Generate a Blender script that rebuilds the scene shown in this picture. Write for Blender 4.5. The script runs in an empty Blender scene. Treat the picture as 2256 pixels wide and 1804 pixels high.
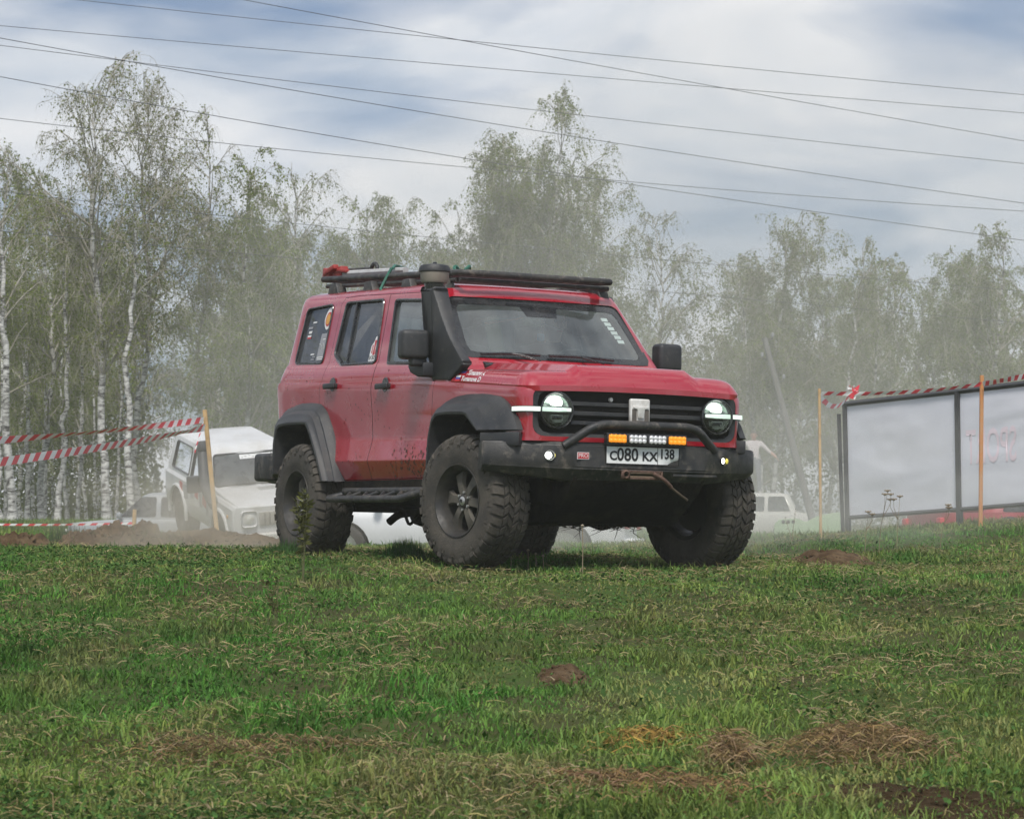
import bpy, bmesh, math, random
import numpy as np
from mathutils import Vector, Matrix, noise as mnoise
from mathutils.bvhtree import BVHTree

SC = bpy.context.scene
COL = SC.collection
R = math.radians
CAMZ = 1.7                      # eye height of the photographer above the foot of the slope
FPX, CPITCH = 5988.8, R(2.7748)

# ---------------------------------------------------------------- camera
cam_d = bpy.data.cameras.new('camera')
cam = bpy.data.objects.new('camera', cam_d)
COL.objects.link(cam)
cam.location = (0, 0, CAMZ)
cam.rotation_euler = (R(90) + CPITCH, 0, 0)
cam_d.sensor_fit = 'HORIZONTAL'
cam_d.sensor_width = 36
cam_d.lens = 36 * FPX / 2256
cam_d.clip_start, cam_d.clip_end = 0.5, 5000
cam_d.dof.use_dof = True
cam_d.dof.focus_distance = 18.6
cam_d.dof.aperture_fstop = 11
SC.camera = cam

# ---------------------------------------------------------------- sky
SUN_EL, SUN_AZ = R(54), R(182)          # behind thin cloud, high over the photographer's shoulder
world = bpy.data.worlds.new('World')
SC.world = world
world.use_nodes = True
wn, wl = world.node_tree.nodes, world.node_tree.links
wn.clear()
def wnode(t, **kw):
    n = wn.new(t)
    for k, v in kw.items():
        setattr(n, k, v)
    return n
wout = wnode('ShaderNodeOutputWorld')
bg = wnode('ShaderNodeBackground'); bg.inputs['Strength'].default_value = 0.1
sky = wnode('ShaderNodeTexSky', sky_type='NISHITA', sun_disc=False)
sky.sun_elevation, sky.sun_rotation = SUN_EL, SUN_AZ
sky.air_density, sky.dust_density, sky.ozone_density = 1.0, 2.0, 1.2
tc = wnode('ShaderNodeTexCoord')
def wnoise(scale, loc, stretch, detail=5, rough=.55, dist=.3):
    mp = wnode('ShaderNodeMapping'); mp.inputs['Scale'].default_value = stretch; mp.inputs['Location'].default_value = loc
    wl.new(tc.outputs['Generated'], mp.inputs['Vector'])
    nz = wnode('ShaderNodeTexNoise'); nz.inputs['Scale'].default_value = scale
    nz.inputs['Detail'].default_value = detail; nz.inputs['Roughness'].default_value = rough; nz.inputs['Distortion'].default_value = dist
    wl.new(mp.outputs['Vector'], nz.inputs['Vector'])
    return nz.outputs['Fac']
def wramp(fac, stops):
    r = wnode('ShaderNodeValToRGB'); cr = r.color_ramp
    while len(cr.elements) < len(stops): cr.elements.new(.5)
    for e, (p, c) in zip(cr.elements, stops): e.position = p; e.color = (*c, 1)
    wl.new(fac, r.inputs['Fac'])
    return r.outputs['Color']
SKY_OFS = (0.52, 0.3, 0.37)
big = wnoise(5.0, SKY_OFS, (1, 1, 3.2), 5, .5, .5)
veil = wnoise(9.0, (3.1, .2, 1.7), (1, 1, 2.6), 6, .55, .6)
cl_col = wramp(veil, [(.30, (4.0, 4.5, 5.2)), (.68, (6.5, 6.5, 6.6))])           # grey undersides to bright tops
cl_mask = wramp(big, [(.40, (.22, .22, .22)), (.57, (1, 1, 1))])
mx = wnode('ShaderNodeMixRGB'); wl.new(cl_mask, mx.inputs['Fac'])
skm = wnode('ShaderNodeMixRGB', blend_type='MULTIPLY'); skm.inputs['Fac'].default_value = 1
skm.inputs['Color2'].default_value = (.27, .41, .58, 1)
wl.new(sky.outputs['Color'], skm.inputs['Color1'])
wl.new(skm.outputs['Color'], mx.inputs['Color1']); wl.new(cl_col, mx.inputs['Color2'])
wl.new(mx.outputs['Color'], bg.inputs['Color']); wl.new(bg.outputs['Background'], wout.inputs['Surface'])
world.cycles.sampling_method = 'MANUAL'; world.cycles.sample_map_resolution = 512

# ---------------------------------------------------------------- sun through thin cloud
sun_d = bpy.data.lights.new('sun', 'SUN')
sun_d.energy, sun_d.angle, sun_d.color = 2.2, R(14), (1, .955, .89)
sun = bpy.data.objects.new('sun', sun_d); COL.objects.link(sun)
sdir = Vector((math.sin(SUN_AZ) * math.cos(SUN_EL), math.cos(SUN_AZ) * math.cos(SUN_EL), math.sin(SUN_EL)))
sun.rotation_euler = (-sdir).to_track_quat('-Z', 'Y').to_euler()

# ---------------------------------------------------------------- exposure and renderer
vs = SC.view_settings
vs.view_transform, vs.look, vs.exposure, vs.gamma = 'Standard', 'None', 0.55, 1.0
vs.use_curve_mapping = False
cy = SC.cycles
SC.render.engine = 'CYCLES'
cy.use_denoising = True
cy.max_bounces, cy.diffuse_bounces, cy.glossy_bounces = 8, 3, 3
cy.transmission_bounces, cy.transparent_max_bounces, cy.volume_bounces = 4, 24, 1
cy.use_adaptive_sampling = True
cy.adaptive_threshold = 0.015
cy.sample_clamp_indirect = 6

# ================================================================ helpers
rng = np.random.default_rng(7)
def pix(u, v, d):
    """world point seen at photograph pixel (u, v) at depth d metres"""
    x, z = (u - 1128) / FPX, (902 - v) / FPX
    c, s = math.cos(CPITCH), math.sin(CPITCH)
    y2, z2 = c - z * s, s + z * c
    return Vector((x * d / y2, d, CAMZ + z2 * d / y2))

def _h2(ix, iy, seed):
    n = (ix.astype(np.int64) * 374761393 + iy.astype(np.int64) * 668265263 + seed * 974711) & 0x7fffffff
    n = ((n ^ (n >> 13)) * 1274126177) & 0x7fffffff
    return ((n ^ (n >> 16)) & 0xffff) / 65535.0
def vnoise(x, y, seed=0):
    x = np.asarray(x, float); y = np.asarray(y, float)
    ix, iy = np.floor(x), np.floor(y); fx, fy = x - ix, y - iy
    fx = fx * fx * (3 - 2 * fx); fy = fy * fy * (3 - 2 * fy)
    a, b = _h2(ix, iy, seed), _h2(ix + 1, iy, seed); c, d = _h2(ix, iy + 1, seed), _h2(ix + 1, iy + 1, seed)
    return (a + (b - a) * fx) * (1 - fy) + (c + (d - c) * fx) * fy
def fbm(x, y, seed=0, oct=4):
    s = 0; a = .5; t = 0
    for k in range(oct):
        s = s + a * vnoise(np.asarray(x) * 2 ** k + 17.3 * k, np.asarray(y) * 2 ** k - 9.1 * k, seed + k); t += a; a *= .5
    return s / t

def smin(a, b, k):
    h = np.clip(.5 + .5 * (b - a) / k, 0, 1)
    return b + (a - b) * h - k * h * (1 - h)
def ground_z(x, y):
    x = np.asarray(x, float); y = np.asarray(y, float)
    ramp = -1.62 + .086 * y
    plat = -.165 + .0115 * (np.minimum(y, 100) - 20)
    ramp = np.where(y < -10, -2.48, ramp)
    z = smin(ramp, plat, .12) - .012 * np.clip(x, -8, 8)
    z = z + .34 * np.exp(-((x - 5.0) / 2.8) ** 2 - ((y - 25.6) / 3.4) ** 2)
    z = z - .42 * np.exp(-((x + .3) / 3.2) ** 2 - ((y - 34) / 2.6) ** 2)
    z = z - .55 * np.exp(-((x + 2.9) / 2.4) ** 2 - ((y - 41) / 4.5) ** 2)
    z = z - .62 * np.exp(-((x - 7) / 6) ** 2 - ((y - 72) / 12) ** 2) - .70 * np.exp(-((x + 7) / 3) ** 2 - ((y - 53) / 7) ** 2)
    near = np.exp(-((x) / 14) ** 2 - ((y - 14) / 16) ** 2)
    z = z + near * (.14 * (fbm(x * .55, y * .55, 3, 3) - .5) + .10 * (fbm(x * 1.9, y * 1.9, 9, 3) - .5))
    z = z + (fbm(x * .03, y * .03, 5, 2) - .5) * .5 * np.clip((y - 60) / 80, 0, 1)
    return z + CAMZ

def tag(o, label=None, cat=None, group=None, kind=None):
    if label: o['label'] = label
    if cat: o['category'] = cat
    if group: o['group'] = group
    if kind: o['kind'] = kind
    return o
def empty(name, loc=(0, 0, 0), rot=(0, 0, 0), label=None, cat=None, group=None):
    o = bpy.data.objects.new(name, None); COL.objects.link(o)
    o.location = loc; o.rotation_euler = rot; o.empty_display_size = .2
    return tag(o, label, cat, group)

def link(name, me, mats=None, parent=None, smooth=None):
    """smooth: None = flat, else sharp-edge angle in degrees"""
    o = bpy.data.objects.new(name, me); COL.objects.link(o)
    if mats is not None:
        for m in (mats if isinstance(mats, (list, tuple)) else [mats]):
            if len(me.materials) < len(mats if isinstance(mats, (list, tuple)) else [mats]): me.materials.append(m)
    if smooth is not None and len(me.polygons):
        me.polygons.foreach_set('use_smooth', np.ones(len(me.polygons), bool))
        if smooth < 180: me.set_sharp_from_angle(angle=R(smooth))
    if parent is not None: o.parent = parent
    return o
def mesh(name, v, f, mats=None, parent=None, smooth=None):
    me = bpy.data.meshes.new(name)
    me.from_pydata([tuple(map(float, p)) for p in v], [], [tuple(map(int, q)) for q in f])
    me.update()
    return link(name, me, mats, parent, smooth)
def bmobj(name, bm, mats=None, parent=None, smooth=None):
    me = bpy.data.meshes.new(name); bm.to_mesh(me); bm.free()
    return link(name, me, mats, parent, smooth)
def fastmesh(name, verts, nper, mats, parent=None, colors=None, smooth=False, loops=None):
    """verts (N,3) in consecutive polygons of nper corners (or explicit loop indices)"""
    me = bpy.data.meshes.new(name)
    verts = np.asarray(verts, np.float32)
    idx = np.arange(len(verts), dtype=np.int32) if loops is None else np.asarray(loops, np.int32).ravel()
    npoly = len(idx) // nper
    me.vertices.add(len(verts)); me.vertices.foreach_set('co', verts.ravel())
    me.loops.add(len(idx)); me.loops.foreach_set('vertex_index', idx)
    me.polygons.add(npoly)
    me.polygons.foreach_set('loop_start', np.arange(npoly, dtype=np.int32) * nper)
    me.polygons.foreach_set('loop_total', np.full(npoly, nper, np.int32))
    if smooth: me.polygons.foreach_set('use_smooth', np.ones(npoly, bool))
    if colors is not None:
        a = me.color_attributes.new('col', 'FLOAT_COLOR', 'POINT')
        c = np.ones((len(verts), 4), np.float32); c[:, :3] = colors
        a.data.foreach_set('color', c.ravel())
    me.update()
    return link(name, me, mats, parent)

def box_bm(bm, c, s, rot=None, bev=0, seg=2):
    r = bmesh.ops.create_cube(bm, size=1)
    vs_ = r['verts']
    for v in vs_:
        v.co = Vector((v.co.x * s[0], v.co.y * s[1], v.co.z * s[2]))
    if bev:
        es = list({e for v in vs_ for e in v.link_edges})
        rr = bmesh.ops.bevel(bm, geom=es, offset=bev, segments=seg, affect='EDGES', profile=.5)
        vs_ = list({v for f in rr['faces'] for v in f.verts} | {v for v in vs_ if v.is_valid})
    M_ = Matrix.Translation(Vector(c))
    if rot is not None: M_ = M_ @ (rot if isinstance(rot, Matrix) else Matrix.Rotation(rot[2], 4, 'Z') @ Matrix.Rotation(rot[1], 4, 'Y') @ Matrix.Rotation(rot[0], 4, 'X'))
    for v in vs_: v.co = M_ @ v.co
    return vs_
def box(name, c, s, mat, parent=None, rot=None, bev=0, seg=2, smooth=35):
    bm = bmesh.new(); box_bm(bm, c, s, rot, bev, seg)
    return bmobj(name, bm, mat, parent, smooth if bev else None)
def tube_geo(pts, rad, n=8, caps=True):
    pts = [Vector(p) for p in pts]; V = []; F = []
    rad = rad if isinstance(rad, (list, tuple, np.ndarray)) else [rad] * len(pts)
    up = Vector((0, 0, 1)); prev = None
    for i, p in enumerate(pts):
        t = (pts[min(i + 1, len(pts) - 1)] - pts[max(i - 1, 0)]).normalized()
        if prev is None:
            a = t.cross(up)
            if a.length < .05: a = t.cross(Vector((1, 0, 0)))
            a.normalize()
        else:
            a = (prev - t * prev.dot(t))
            if a.length < 1e-4: a = t.cross(up)
            a.normalize()
        prev = a; b = t.cross(a)
        for k in range(n):
            an = 2 * math.pi * k / n
            V.append(p + (a * math.cos(an) + b * math.sin(an)) * rad[i])
    for i in range(len(pts) - 1):
        for k in range(n):
            F.append((i * n + k, i * n + (k + 1) % n, (i + 1) * n + (k + 1) % n, (i + 1) * n + k))
    if caps:
        F.append(tuple(range(n))[::-1]); F.append(tuple((len(pts) - 1) * n + k for k in range(n)))
    return V, F
def tube(name, pts, rad, mat, parent=None, n=8, smooth=40):
    V, F = tube_geo(pts, rad, n)
    return mesh(name, V, F, mat, parent, smooth)
def tubes(name, list_, mat, parent=None, n=8, smooth=40):
    V = []; F = []
    for pts, rad in list_:
        v, f = tube_geo(pts, rad, n); o = len(V); V += v; F += [tuple(i + o for i in q) for q in f]
    return mesh(name, V, F, mat, parent, smooth)
def bend(pts, r=.08, n=5):
    """round the corners of a polyline"""
    pts = [Vector(p) for p in pts]; out = [pts[0]]
    for a, b, c in zip(pts, pts[1:], pts[2:]):
        d1 = (a - b); d2 = (c - b); q = min(r, d1.length * .45, d2.length * .45)
        p1 = b + d1.normalized() * q; p2 = b + d2.normalized() * q
        for k in range(n + 1):
            t = k / n; out.append(p1 * (1 - t) ** 2 + b * 2 * t * (1 - t) + p2 * t * t)
    out.append(pts[-1]); return out
def lathe(name, prof, mat, parent=None, n=48, axis='Y', smooth=35, close=False, loc=(0, 0, 0)):
    """prof: (axial, radius) points"""
    V = []; F = []; m = len(prof)
    for k in range(n):
        a = 2 * math.pi * k / n; c, s = math.cos(a), math.sin(a)
        for y, r in prof:
            if axis == 'Y': V.append((r * c + loc[0], y + loc[1], r * s + loc[2]))
            elif axis == 'Z': V.append((r * c + loc[0], r * s + loc[1], y + loc[2]))
            else: V.append((y + loc[0], r * c + loc[1], r * s + loc[2]))
    mm = m if close else m - 1
    for k in range(n):
        k2 = (k + 1) % n
        for j in range(mm):
            j2 = (j + 1) % m
            q = (k * m + j, k * m + j2, k2 * m + j2, k2 * m + j)
            F.append(q if axis != 'Z' else q[::-1])
    return mesh(name, V, F, mat, parent, smooth)
def prism_bm(bm, poly, lo, hi, axis):
    """poly of 2-D points extruded along axis from lo to hi. axis 'y': (x,z); 'x': (y,z); 'z': (x,y)"""
    def P3(p, t): return (p[0], t, p[1]) if axis == 'y' else (t, p[0], p[1]) if axis == 'x' else (p[0], p[1], t)
    a = [bm.verts.new(P3(p, lo)) for p in poly]; b = [bm.verts.new(P3(p, hi)) for p in poly]
    n = len(poly)
    bm.faces.new(a); bm.faces.new(b[::-1])
    for i in range(n): bm.faces.new((a[i], b[i], b[(i + 1) % n], a[(i + 1) % n]))
    bmesh.ops.recalc_face_normals(bm, faces=bm.faces)
def prism(name, poly, lo, hi, axis, mat, parent=None, bev=0, smooth=35):
    bm = bmesh.new(); prism_bm(bm, poly, lo, hi, axis)
    if bev: bmesh.ops.bevel(bm, geom=list(bm.edges), offset=bev, segments=2, affect='EDGES', profile=.5)
    return bmobj(name, bm, mat, parent, smooth if bev else None)
def roundpoly(poly, r, n=4):
    out = []
    N = len(poly); rr = r if isinstance(r, (list, tuple)) else [r] * N
    for i in range(N):
        a, b, c = (Vector((*poly[i - 1], 0)), Vector((*poly[i], 0)), Vector((*poly[(i + 1) % N], 0)))
        d1, d2 = a - b, c - b; q = min(rr[i], d1.length * .45, d2.length * .45)
        p1 = b + d1.normalized() * q; p2 = b + d2.normalized() * q
        for k in range(n + 1):
            t = k / n; p = p1 * (1 - t) ** 2 + b * 2 * t * (1 - t) + p2 * t * t; out.append((p.x, p.y))
    return out
def boolean(me_a, cutters, op):
    """apply booleans to a mesh datablock, returning a new one"""
    oa = bpy.data.objects.new('tmp_a', me_a); COL.objects.link(oa); tmp = []
    for c in cutters:
        oc = bpy.data.objects.new('tmp_c', c); COL.objects.link(oc); tmp.append(oc)
        m = oa.modifiers.new('b', 'BOOLEAN'); m.object = oc; m.operation = op; m.solver = 'EXACT'
        m.material_mode = 'TRANSFER'
    dg = bpy.context.evaluated_depsgraph_get(); dg.update()
    out = bpy.data.meshes.new_from_object(oa.evaluated_get(dg))
    for o in tmp + [oa]: bpy.data.objects.remove(o)
    return out
def pmesh(poly, lo, hi, axis, mat=None):
    bm = bmesh.new(); prism_bm(bm, poly, lo, hi, axis); me = bpy.data.meshes.new('cut'); bm.to_mesh(me); bm.free()
    if mat: me.materials.append(mat)
    return me
def text_mesh(txt, size, extrude=.0006, align='CENTER', bold=0):
    cu = bpy.data.curves.new('t', 'FONT'); cu.body = txt; cu.size = size; cu.extrude = extrude
    cu.align_x = align; cu.align_y = 'CENTER'; cu.resolution_u = 3; cu.offset = bold
    o = bpy.data.objects.new('t', cu); COL.objects.link(o)
    dg = bpy.context.evaluated_depsgraph_get()
    me = bpy.data.meshes.new_from_object(o.evaluated_get(dg)); bpy.data.objects.remove(o)
    return me
def text(name, txt, size, M_, mat, parent=None, extrude=.0006, sx=1.0, align='CENTER', bold=0):
    me = text_mesh(txt, size, extrude, align, bold); me.materials.clear()
    me.transform(M_ @ Matrix.Diagonal((sx, 1, 1, 1)))
    me.update()
    return link(name, me, mat, parent)

# ---------------------------------------------------------------- materials
MATS = {}
def mat(name, col, rough=.5, metal=0, var=None, scale=8, fac=.5, bump=0, bscale=60, coat=0, spec=None, emit=None, estr=0, detail=4, lo=.4, hi=.65, sheen=0, objc=True, second=None):
    if name in MATS: return MATS[name]
    m = bpy.data.materials.new(name); m.use_nodes = True; MATS[name] = m
    nt = m.node_tree; b = nt.nodes['Principled BSDF']
    b.inputs['Base Color'].default_value = (*col, 1); b.inputs['Roughness'].default_value = rough; b.inputs['Metallic'].default_value = metal
    if coat: b.inputs['Coat Weight'].default_value = coat; b.inputs['Coat Roughness'].default_value = .03; b.inputs['Coat IOR'].default_value = 1.75
    if spec is not None: b.inputs['Specular IOR Level'].default_value = spec
    if emit: b.inputs['Emission Color'].default_value = (*emit, 1); b.inputs['Emission Strength'].default_value = estr
    t = nt.nodes.new('ShaderNodeTexCoord'); co = t.outputs['Object' if objc else 'Generated']
    def nz(s, d=detail):
        n = nt.nodes.new('ShaderNodeTexNoise'); n.inputs['Scale'].default_value = s; n.inputs['Detail'].default_value = d; n.inputs['Roughness'].default_value = .62
        nt.links.new(co, n.inputs['Vector']); return n.outputs['Fac']
    def rmp(f, a, b_):
        r = nt.nodes.new('ShaderNodeMapRange'); r.inputs[1].default_value = a; r.inputs[2].default_value = b_; r.clamp = True
        nt.links.new(f, r.inputs[0]); return r.outputs[0]
    def mixc(f, c1, c2, k=1.0):
        x = nt.nodes.new('ShaderNodeMixRGB')
        if k != 1:
            q = nt.nodes.new('ShaderNodeMath'); q.operation = 'MULTIPLY'; q.inputs[1].default_value = k; nt.links.new(f, q.inputs[0]); f = q.outputs[0]
        nt.links.new(f, x.inputs['Fac'])
        for s, c in (('Color1', c1), ('Color2', c2)):
            if isinstance(c, tuple): x.inputs[s].default_value = (*c, 1)
            else: nt.links.new(c, x.inputs[s])
        return x.outputs['Color']
    if var:
        c = mixc(rmp(nz(scale), lo, hi), col, var, fac)
        if second: c = mixc(rmp(nz(second[1], 6), second[2], second[3]), c, second[0], second[4])
        nt.links.new(c, b.inputs['Base Color'])
        if rough < .5:
            q = nt.nodes.new('ShaderNodeMapRange'); q.inputs[3].default_value = rough; q.inputs[4].default_value = min(rough + .25, 1)
            nt.links.new(rmp(nz(scale * 1.7), lo, hi), q.inputs[0]); nt.links.new(q.outputs[0], b.inputs['Roughness'])
    if bump:
        bn = nt.nodes.new('ShaderNodeBump'); bn.inputs['Strength'].default_value = bump; bn.inputs['Distance'].default_value = .01
        nt.links.new(nz(bscale, 6), bn.inputs['Height']); nt.links.new(bn.outputs['Normal'], b.inputs['Normal'])
    return m
def attr_mat(name, rough=.7, transl=0.0, spec=.25):
    m = bpy.data.materials.new(name); m.use_nodes = True; MATS[name] = m
    nt = m.node_tree; b = nt.nodes['Principled BSDF']; b.inputs['Roughness'].default_value = rough; b.inputs['Specular IOR Level'].default_value = spec
    a = nt.nodes.new('ShaderNodeVertexColor'); a.layer_name = 'col'
    nt.links.new(a.outputs['Color'], b.inputs['Base Color'])
    if transl:
        t = nt.nodes.new('ShaderNodeBsdfTranslucent'); nt.links.new(a.outputs['Color'], t.inputs['Color'])
        x = nt.nodes.new('ShaderNodeMixShader'); x.inputs[0].default_value = transl
        o = nt.nodes['Material Output']
        nt.links.new(b.outputs[0], x.inputs[1]); nt.links.new(t.outputs[0], x.inputs[2]); nt.links.new(x.outputs[0], o.inputs['Surface'])
    return m
def glass_mat(name, tint, trans, dust, dustcol=(.42, .40, .36), rough=.02, ior=1.6):
    """a dusty pane: mirror reflection over part clear, part dust film"""
    m = bpy.data.materials.new(name); m.use_nodes = True; MATS[name] = m
    nt = m.node_tree; nt.nodes.remove(nt.nodes['Principled BSDF']); o = nt.nodes['Material Output']
    N = lambda t: nt.nodes.new(t)
    tr = N('ShaderNodeBsdfTransparent'); tr.inputs['Color'].default_value = (*[c * trans for c in tint], 1)
    df = N('ShaderNodeBsdfDiffuse'); df.inputs['Color'].default_value = (*dustcol, 1)
    gl = N('ShaderNodeBsdfGlossy'); gl.inputs['Roughness'].default_value = rough; gl.inputs['Color'].default_value = (1, 1, 1, 1)
    fr = N('ShaderNodeFresnel'); fr.inputs['IOR'].default_value = ior
    t = N('ShaderNodeTexCoord'); nz = N('ShaderNodeTexNoise'); nz.inputs['Scale'].default_value = 5; nz.inputs['Detail'].default_value = 6
    nt.links.new(t.outputs['Object'], nz.inputs['Vector'])
    mr = N('ShaderNodeMapRange'); mr.inputs[1].default_value = .3; mr.inputs[2].default_value = .75; mr.inputs[3].default_value = dust * .55; mr.inputs[4].default_value = dust * 1.4
    nt.links.new(nz.outputs['Fac'], mr.inputs[0])
    m1 = N('ShaderNodeMixShader'); nt.links.new(mr.outputs[0], m1.inputs[0]); nt.links.new(tr.outputs[0], m1.inputs[1]); nt.links.new(df.outputs[0], m1.inputs[2])
    m2 = N('ShaderNodeMixShader'); nt.links.new(fr.outputs[0], m2.inputs[0]); nt.links.new(m1.outputs[0], m2.inputs[1]); nt.links.new(gl.outputs[0], m2.inputs[2])
    nt.links.new(m2.outputs[0], o.inputs['Surface'])
    return m

# ================================================================ ground
M_soil = mat('meadow_soil', (.060, .062, .026), .95, var=(.052, .098, .022), scale=1.6, fac=.8, bump=.9, bscale=9, lo=.42, hi=.58,
             second=((.088, .070, .036), 5, .56, .72, .6), spec=.05)
def graded(lo, hi, a, b, step, n_out, far_lo, far_hi):
    core = np.arange(a, b + 1e-6, step)
    left = a - np.geomspace(step, a - far_lo, n_out)[::-1] if far_lo < a else []
    right = b + np.geomspace(step, far_hi - b, n_out)
    return np.concatenate([left, core, right])
gx = graded(0, 0, -6.5, 8.5, .14, 30, -130, 130)
gy = graded(0, 0, 6.5, 33, .13, 40, -40, 200)
GX, GY = np.meshgrid(gx, gy)
GZ = ground_z(GX, GY)
nx_, ny_ = len(gx), len(gy)
ii = (np.arange(ny_ - 1)[:, None] * nx_ + np.arange(nx_ - 1)[None, :]).ravel()
loops = np.stack([ii, ii + 1, ii + nx_ + 1, ii + nx_], 1)
ground = fastmesh('ground', np.stack([GX, GY, GZ], -1).reshape(-1, 3), 4, M_soil, smooth=True, loops=loops)
tag(ground, kind='structure')
def gz(x, y): return float(ground_z(np.array([x]), np.array([y]))[0])

# ================================================================ materials of the vehicles
M_red = mat('red_paint', (.38, .005, .021), .24, var=(.30, .07, .06), scale=2.6, fac=.18, coat=1.0, lo=.38, hi=.72,
            second=((.14, .09, .07), 46, .67, .73, .5))
M_black = mat('black_textured_plastic', (.024, .026, .030), .50, var=(.060, .058, .055), scale=5, fac=.6, bump=.25, bscale=160, second=((.11, .10, .085), 26, .58, .72, .6))
M_steel = mat('black_coated_steel', (.022, .023, .025), .42, var=(.075, .068, .058), scale=6, fac=.6, bump=.2, bscale=120, second=((.19, .165, .135), 13, .54, .70, .7))
M_gloss = mat('gloss_black', (.012, .013, .015), .18, var=(.05, .048, .045), scale=7, fac=.5, coat=.3)
M_inner = mat('wheel_well_liner', (.014, .013, .012), .85, var=(.035, .03, .024), scale=6)
M_under = mat('muddy_underside_painted_shade', (.008, .0075, .007), .9, var=(.030, .025, .018), scale=5, fac=.8, bump=1.0, bscale=22, spec=.15, lo=.48, hi=.66)  # mud, with the deep shade beneath the car darkened into its colour
M_cabin = mat('cabin_trim', (.030, .031, .033), .7, var=(.05, .05, .05), scale=4)
M_rubber = mat('dusty_tyre_rubber', (.040, .036, .032), .82, var=(.105, .090, .070), scale=5, fac=.75, bump=.5, bscale=70, lo=.36, hi=.66, second=((.12, .10, .08), 17, .55, .7, .5))
M_rim = mat('matt_black_alloy', (.034, .033, .032), .42, metal=.3, var=(.075, .066, .052), scale=9, fac=.6)
M_rimdust = mat('dusty_spoke', (.115, .103, .082), .7, var=(.035, .033, .03), scale=10, fac=.6)
M_silver = mat('brushed_silver', (.62, .62, .61), .3, metal=.85, var=(.35, .33, .3), scale=20, fac=.5)
M_badge = mat('dusty_silver_badge', (.80, .79, .76), .35, metal=.15, var=(.45, .40, .33), scale=14, fac=.6)
M_badge2 = mat('badge_recess', (.13, .115, .10), .5, metal=.3, var=(.2, .17, .14), scale=18)
M_plate = mat('number_plate_white', (.88, .89, .88), .45, var=(.42, .38, .32), scale=16, fac=.6, lo=.54, hi=.70)
M_ink = mat('plate_black', (.014, .014, .015), .5)
M_white = mat('sticker_white', (.78, .78, .78), .45, var=(.6, .58, .55), scale=20, fac=.5)
M_stred = mat('sticker_red', (.50, .03, .04), .45)
M_stblue = mat('sticker_blue', (.04, .08, .35), .45)
M_styel = mat('sticker_yellow', (.65, .32, .05), .45)
M_stgrey = mat('sticker_grey', (.30, .30, .32), .45)
M_lens = glass_mat('lamp_lens', (.95, 1, .97), .96, .03)
M_chrome = mat('lamp_reflector', (.40, .46, .42), .2, metal=1)
M_led = mat('led_lit', (1, 1, 1), .4, emit=(.93, 1.0, .92), estr=4)
M_drl = mat('drl_lit', (.9, .95, .9), .4, emit=(.80, 1.0, .84), estr=.45)
M_fog = mat('fog_lit', (1, 1, 1), .4, emit=(.95, 1, .90), estr=8)
M_fogy = mat('fog_reflector_yellow', (.75, .62, .12), .35, emit=(.9, .75, .1), estr=.35)
M_amber = mat('amber_led_lit', (.75, .27, .02), .35, emit=(1, .34, .02), estr=.42)
M_ledoff = mat('clear_led', (.72, .72, .72), .25, metal=.4, emit=(1, 1, 1), estr=.12)
M_glass = glass_mat('dusty_windscreen_glass', (.80, .90, .88), .94, .15, (.46, .52, .51), ior=1.95)
M_glassf = glass_mat('front_door_glass', (.80, .92, .89), .92, .22, (.52, .58, .57), ior=1.95)
M_tint = glass_mat('tinted_rear_glass', (.35, .38, .40), .5, .22, (.30, .31, .33))
M_rust = mat('rusty_hook', (.10, .055, .04), .7, metal=.3, var=(.26, .16, .12), scale=30, bump=.5, bscale=80)
M_rope = mat('winch_rope', (.17, .12, .08), .9, bump=.8, bscale=200, var=(.09, .07, .05), scale=40)
M_beige = mat('filter_bowl_dusty', (.27, .24, .20), .45, var=(.16, .145, .13), scale=8)
M_jackred = mat('red_jack_paint', (.36, .035, .03), .45, var=(.14, .03, .025), scale=14)
M_jackbar = mat('pale_jack_bar', (.50, .50, .50), .45, var=(.3, .28, .26), scale=10)
M_green = mat('green_strap', (.03, .16, .11), .8, var=(.06, .10, .08), scale=30)
M_disc = mat('brake_disc', (.10, .095, .09), .5, metal=.6)
M_skin = mat('skin', (.48, .26, .19), .55)
M_hair = mat('hair_brown', (.05, .032, .02), .7)

# ================================================================ the red off-road vehicle
CAR = empty('off_road_vehicle', (.5211, 18.6216, -.1815 + CAMZ), (-.01556, .00798, -1.09687),
            'dusty red lifted off-road SUV with snorkel, roof rack, winch bumper and lit headlights', 'off-road vehicle')
ZL = [.57, .60, .72, .737, .86, .90, 1.05, 1.20, 1.25, 1.28]
WL = [.83, .86, .902, .902, .866, .862, .870, .884, .884, .878]
ZU = [1.24, 1.30, 1.36, 1.405, 1.43, 1.60, 1.80, 1.90, 1.945, 1.975, 1.995, 2.008, 2.014]
WU = [.872, .872, .858, .842, .826, .790, .748, .728, .712, .680, .610, .42, .16]
FU = [-.30, -.32, -.36, -.39, -.42, -.578, -.765, -.86, -.905, -.965, -1.06, -1.3, -1.6]
BU = [-3.60, -3.585, -3.56, -3.545, -3.535, -3.52, -3.505, -3.495, -3.48, -3.44, -3.36, -3.1, -2.7]
def w_at(z0): return float(np.interp(z0, ZL[:-1] + ZU[1:], WL[:-1] + WU[1:]))
def rake(x, z0): return z0 - .036 * np.clip((z0 - .57) / .5, 0, 1) * (x + .76)
def unrake(x, z):
    z0 = z
    for _ in range(4): z0 = z + .036 * float(np.clip((z0 - .57) / .5, 0, 1)) * (x + .76)
    return z0
def taper(x): 
    t = np.clip((x + .3) / .9, 0, 1); return 1 - .035 * t * t * (3 - 2 * t)
def side_y(x, z): return w_at(unrake(x, z)) * float(taper(x))
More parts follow.
